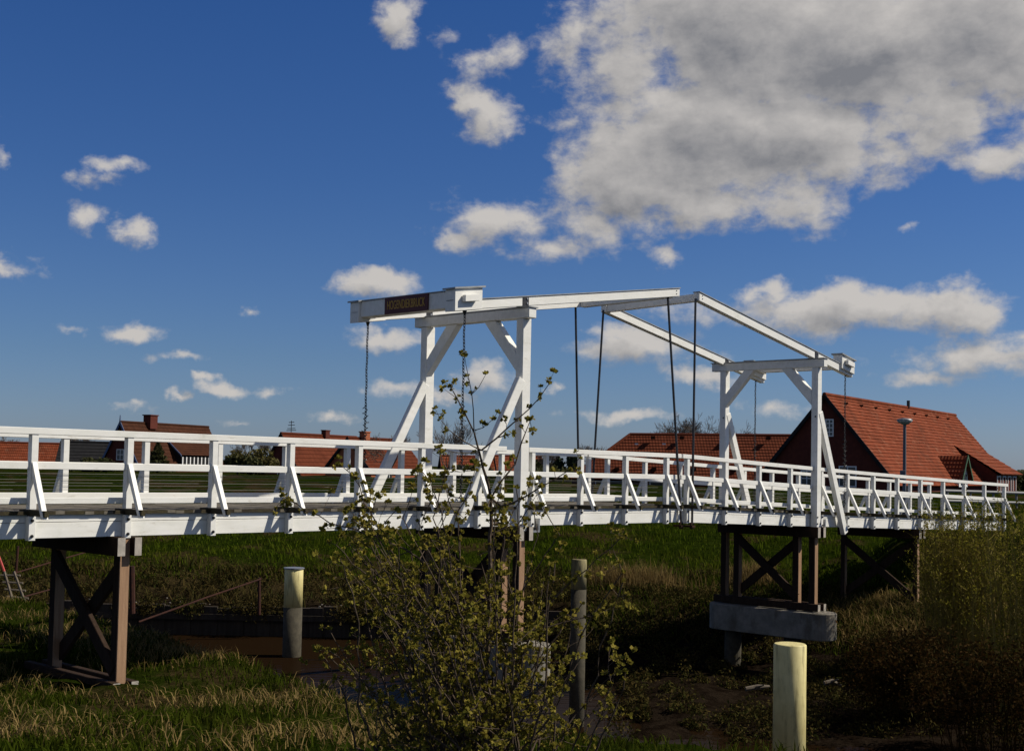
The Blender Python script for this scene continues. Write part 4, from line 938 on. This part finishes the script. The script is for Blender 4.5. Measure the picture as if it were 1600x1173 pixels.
bush('hedge_bush', 862, 731, 120, -1.4, 4.5, 'long low dark hedge under the skyline conifer', 'hedge', 3000, .2)
bush('hedge_bush', 738, 728, 120, -1.4, 4.0, 'low hedge in front of the far red roofs, behind the shrub', 'hedge', 3000, .2)
bush('round_tree', 1594, 741, 120, -1.5, 3.2, 'dark green tree at the right edge beyond the house', 'hedge', 3800, .26, 'tree')
bush('round_tree', 1650, 736, 115, -1.5, 3.2, 'second dark green tree at the right edge beyond the house', 'hedge', 3800, .26, 'tree')
bush('hedge_bush', 150, 716, 118, -1.2, 2.2, 'low hedge bush in front of the slate roofed house', 'hedge', 1800, .2)

# ------------------------------------------------------------------ budding shrub in front
SY = 9.6
sh = empty('budding_shrub', tuple(Vector((-.35, SY, height(-.35, SY).item()))), 0, 'leafless shrub with bursting yellow-green buds in the foreground, before the larger portal', 'shrub'); so = Vector(sh.location)
wood = MB(); budP = []; budD = []
def limb(pts, r0, r1, dz0=0., twigs=True, dens=1.0, tl=(.10,.42)):
    P3 = [at(x, y, SY+dy) for (x, y, dy) in pts]
    # resample with slight crookedness
    Q = [P3[0]]
    for a_, b_ in zip(P3[:-1], P3[1:]):
        n_ = max(1, int((b_-a_).length/.09))
        for i in range(1, n_+1):
            q_ = a_.lerp(b_, i/n_)
            if i < n_: q_ = q_+Vector((random.gauss(0,.007), random.gauss(0,.012), random.gauss(0,.007)))
            Q.append(q_)
    n_ = len(Q); rad = [r0+(r1-r0)*i/(n_-1) for i in range(n_)]
    wood.tube([q_-so for q_ in Q], rad, 6 if r0 > .006 else 4, cap=False)
    if twigs:
        dens *= BOOST
        for i in range(1, n_):
            f_ = i/(n_-1); d_ = (Q[i]-Q[i-1]).normalized()
            if random.random() < dens*(.10+.26*f_): twig(Q[i], d_, random.uniform(*tl)*(1.1-.5*f_), max(.0028, rad[i]*.6), 1)
            for _ in range(2):
                if f_ > .22 and random.random() < .52*dens: spur(Q[i], d_)
        bud(Q[-1], (Q[-1]-Q[-2]).normalized(), 1.15)
    return Q
def spur(p, d, lmax=.075):
    v_ = Vector((random.gauss(0,1), random.gauss(0,1), random.gauss(.3,.9))).normalized(); v_ = (v_+d*.5).normalized()
    q_ = p+v_*random.uniform(.018, lmax); wood.tube([p-so, q_-so], [.0026, .0020], 4, cap=False); bud(q_, v_, random.uniform(.75, 1.15))
def bud(p, d, s_):
    budP.append((p, d, s_))
def twig(p, d, L, r_, depth):
    side = Vector((random.gauss(0,1), random.gauss(0,.8), random.gauss(.15,.8))).normalized()
    dd = (d*.5+side).normalized(); n_ = max(2, int(L/.05)); Q = [p]
    for i in range(n_):
        dd = (dd+Vector((random.gauss(0,.15), random.gauss(0,.15), random.gauss(.05,.13)))).normalized(); Q.append(Q[-1]+dd*L/n_)
    wood.tube([q_-so for q_ in Q], [r_*(1-.6*i/n_) for i in range(n_+1)], 4, cap=False)
    for i in range(1, n_):
        if random.random() < .62: spur(Q[i], dd, .05)
        if depth and random.random() < .26: twig(Q[i], dd, L*.55, r_*.7, depth-1)
    bud(Q[-1], dd, 1.1)
BOOST = 1.7
J = (767,778,0)
limb([(742,1240,.1),(757,1100,.05),(763,1000,0),(766,880,0),J], .019, .0135, dens=.8)
limb([J,(755,732,0),(745.5,694,0),(740.7,675,0),(729,651,.02),(714,622,.05),(704,604,.06)], .012, .0035, dens=.75, tl=(.08,.25))
limb([(740.7,675,0),(739.5,639,-.03),(733.5,596,-.05),(728,570,-.05),(726,556,-.05)], .006, .0022, dens=.8, tl=(.06,.16))
limb([(736,617,-.04),(748,605,-.04),(759,585,-.04)], .003, .0018, dens=.1)
limb([(745,700,0),(752.6,703,0),(776.5,684,.02),(805,658,.05),(826.6,639,.08),(857.6,600,.1)], .0085, .003, dens=.7, tl=(.06,.2))
limb([J,(783.6,751,.0),(805,725,.05),(814.7,691.7,.08),(821,676,.1),(828,658,.1)], .0085, .003, dens=.8, tl=(.06,.2))
limb([J,(782,790,.05),(798,787,.08),(821.8,775,.1),(841,763,.12),(868,748,.15),(888.6,734.7,.2),(905,716,.2)], .009, .003, dens=.9, tl=(.08,.25))
limb([(742,672,0),(755,668,.03),(770,655,.05)], .004, .002, dens=.5, tl=(.05,.12))
limb([(745,700,0),(726,690,-.05),(702,672,-.1),(688,655,-.12)], .005, .002, dens=.8, tl=(.06,.2))
limb([(747,707,0),(716,708,-.05),(688,700,-.1)], .004, .002, dens=.6, tl=(.05,.15))
limb([(720,1250,.2),(705,1050,.1),(695,928,.05),(683,897,0),(656,873,0),(632,857,0),(593,838,0),(534,822,0),(479,798.6,0),(444,775,0)], .016, .003, dens=.8)
limb([(593,838,0),(580,802,0),(562,759,0),(546,738,0),(534,728,0)], .006, .0025, dens=1.2, tl=(.06,.2))
limb([(770,1240,-.1),(800,1080,-.1),(833,984,-.1),(880,972,-.1),(917,963,-.1),(941,946,-.1)], .013, .003, dens=1)
limb([(775,1240,.2),(815,1020,.2),(862,940,.2),(896,904,.2),(932,873,.2),(952,858,.2),(969,841,.2)], .012, .003, dens=1)
limb([(700,1250,0),(650,1060,-.1),(610,960,-.15),(585,900,-.2),(560,862,-.2)], .014, .003, dens=1.2)
limb([(735,1250,-.3),(725,1050,-.3),(715,930,-.3),(700,850,-.3),(690,800,-.3),(672,752,-.3),(655,730,-.3)], .013, .003, dens=1.2)
limb([(700,850,-.3),(715,800,-.3),(735,760,-.28),(742,735,-.28)], .006, .003, dens=1)
limb([(760,1250,.4),(790,1050,.4),(800,930,.4),(790,850,.4),(770,800,.4)], .013, .003, dens=1.2)
limb([(790,850,.4),(812,815,.4),(828,790,.4),(846,806,.42)], .006, .003, dens=1)
BOOST = 1.0
for i in range(40):
    x1 = random.uniform(480, 990) if i % 3 else random.triangular(500, 960, 700); 
    ytop = np.interp(x1, [480,520,560,620,680,760,830,880,930,985], [900,850,820,790,775,780,800,830,850,860])
    y1 = random.uniform(ytop+10, 1090); dy = random.uniform(-1.1, 1.0)
    xr = random.uniform(610, 870); ym = (y1+1240)/2
    xm = xr+(x1-xr)*random.uniform(.45,.75)
    limb([(xr,1250,dy*.3),(xm,ym+40,dy*.7),((xm+x1)/2+random.uniform(-15,15),(ym+y1)/2,dy*.9),(x1,y1,dy)], random.uniform(.008,.017), .0038, dens=.52, tl=(.25,.75))
for i in range(26):                                   # upper sprays in front of the railing
    x1 = random.uniform(545, 850); y1 = random.uniform(720, 850)+abs(x1-700)*.25; dy = random.uniform(-.8, .8); xr = random.uniform(690, 800)
    limb([(xr,1250,dy*.3),((xr*1.2+x1*.8)/2,1010,dy*.7),(x1+random.uniform(-30,30),(y1+880)/2,dy*.9),(x1,y1,dy)], random.uniform(.008,.013), .0035, dens=.72, tl=(.15,.45))
for i in range(24):                                   # low outer sprays
    x1 = random.uniform(480, 900); y1 = random.uniform(960, 1150); dy = random.uniform(-.9, .6); xr = random.uniform(680, 800)
    limb([(xr,1260,dy*.3),((xr+x1)/2,1130+random.uniform(-30,60),dy*.7),(x1,y1,dy)], .010, .0035, dens=.65, tl=(.2,.6))
wood.build('branches', 'bark', sh)
# buds: a rosette of small folded leaves at each node
BV = []
for (p, d_, s_) in budP:
    p = np.array(p-so); d0_ = np.array(d_); k_ = random.choice((8,9,10,11)); L_ = .031*s_*random.uniform(.7,1.3)
    for j in range(k_):
        v_ = rng.normal(size=3); v_ /= np.linalg.norm(v_); v_ = v_*.9+d0_*.55+np.array((0,0,.3)); v_ /= np.linalg.norm(v_)
        w_ = np.cross(v_, rng.normal(size=3)); w_ /= np.linalg.norm(w_)+1e-9
        BV.append([p, p+v_*L_*.55+w_*L_*.40, p+v_*L_*1.05, p+v_*L_*.55-w_*L_*.40])
BV = np.array(BV).reshape(-1, 3); b_ = np.arange(len(BV)//4)*4
soup('buds', BV, np.stack([b_, b_+1, b_+2, b_+3], 1), 'bud', sh)
print('buds', len(budP))

# ------------------------------------------------------------------ willow scrub and brambles on the right
def scrub(name, x0, x1, yb, yt, D, label, n_st, twm, lfm, nl, ls, cat='shrub', group=None, r_=.009, arch=0.):
    c = at((x0+x1)/2, yb, D); zb = height(c.x, c.y).item(); e = empty(name, (c.x, c.y, zb), 0, label, cat, group); oo = Vector(e.location)
    m = MB(); tips = []
    for i in range(n_st):
        x = random.uniform(x0, x1); dd = D+random.uniform(-1.2, 1.2)
        top = at(x+random.uniform(-30,30), yt+random.uniform(0,1)**1.4*(yb-yt)*.8, dd)
        bse = Vector((c.x+(top.x-c.x)*.55+random.gauss(0,.25), c.y+(dd-D)*.6, 0)); bse.z = height(bse.x, bse.y).item()
        mid = bse.lerp(top, .55)+Vector((random.gauss(0,.12), random.gauss(0,.12), .15+arch*(top-bse).length*.3))
        pts = [bse-oo, mid-oo, top-oo]; m.tube(pts, [r_, r_*.75, r_*.3], 4, cap=False)
        for k_ in range(9):
            f_ = random.uniform(.25, 1); q_ = (pts[0].lerp(pts[1], f_*2) if f_ < .5 else pts[1].lerp(pts[2], f_*2-1)); L = random.uniform(.25,.85)*(1.15-f_*.6)
            a_ = random.uniform(0, 6.283); dv = Vector((math.cos(a_)*.75, math.sin(a_)*.75, random.uniform(.3, .9)-arch)).normalized()*L
            m.tube([q_, q_+dv*.5+Vector((0,0,-.02)), q_+dv], [r_*.5, r_*.38, r_*.2], 3, cap=False)
            for h_ in np.linspace(.2, 1, 5): tips.append(q_+dv*h_)
    m.build('stems', twm, e)
    T = np.array([tuple(q) for q in tips]); idx = rng.integers(0, len(T), nl)
    leaves('foliage', T[idx]+rng.normal(0, .05, (nl, 3)), np.full(nl, ls), lfm, e); return e
scrub('willow_shrub', 1450, 1570, 925, 790, 33, 'yellow-green willow scrub reaching over the right end of the white bridge', 170, 'willow', 'catkin', 6500, .036, r_=.012)
scrub('willow_shrub', 1545, 1680, 960, 775, 29, 'taller yellow-green willow scrub at the right edge of the bank', 150, 'willow', 'catkin', 6500, .036, r_=.012)
scrub('willow_shrub', 1455, 1530, 905, 850, 34, 'low olive willow scrub beside the last trestle post', 110, 'willow', 'catkin', 3000, .034, r_=.010)
scrub('bramble_thicket', 1345, 1480, 1110, 985, 28, 'dark bramble thicket with a few reddish leaves right of the large yellow pile', 90, 'bramble', 'bramble', 7000, .045, 'bramble', r_=.007, arch=.5)
scrub('bramble_thicket', 1440, 1640, 1150, 1000, 25, 'dark reddish bramble thicket in the bottom right corner', 110, 'bramble', 'bramble', 6500, .045, 'bramble', r_=.007, arch=.5)
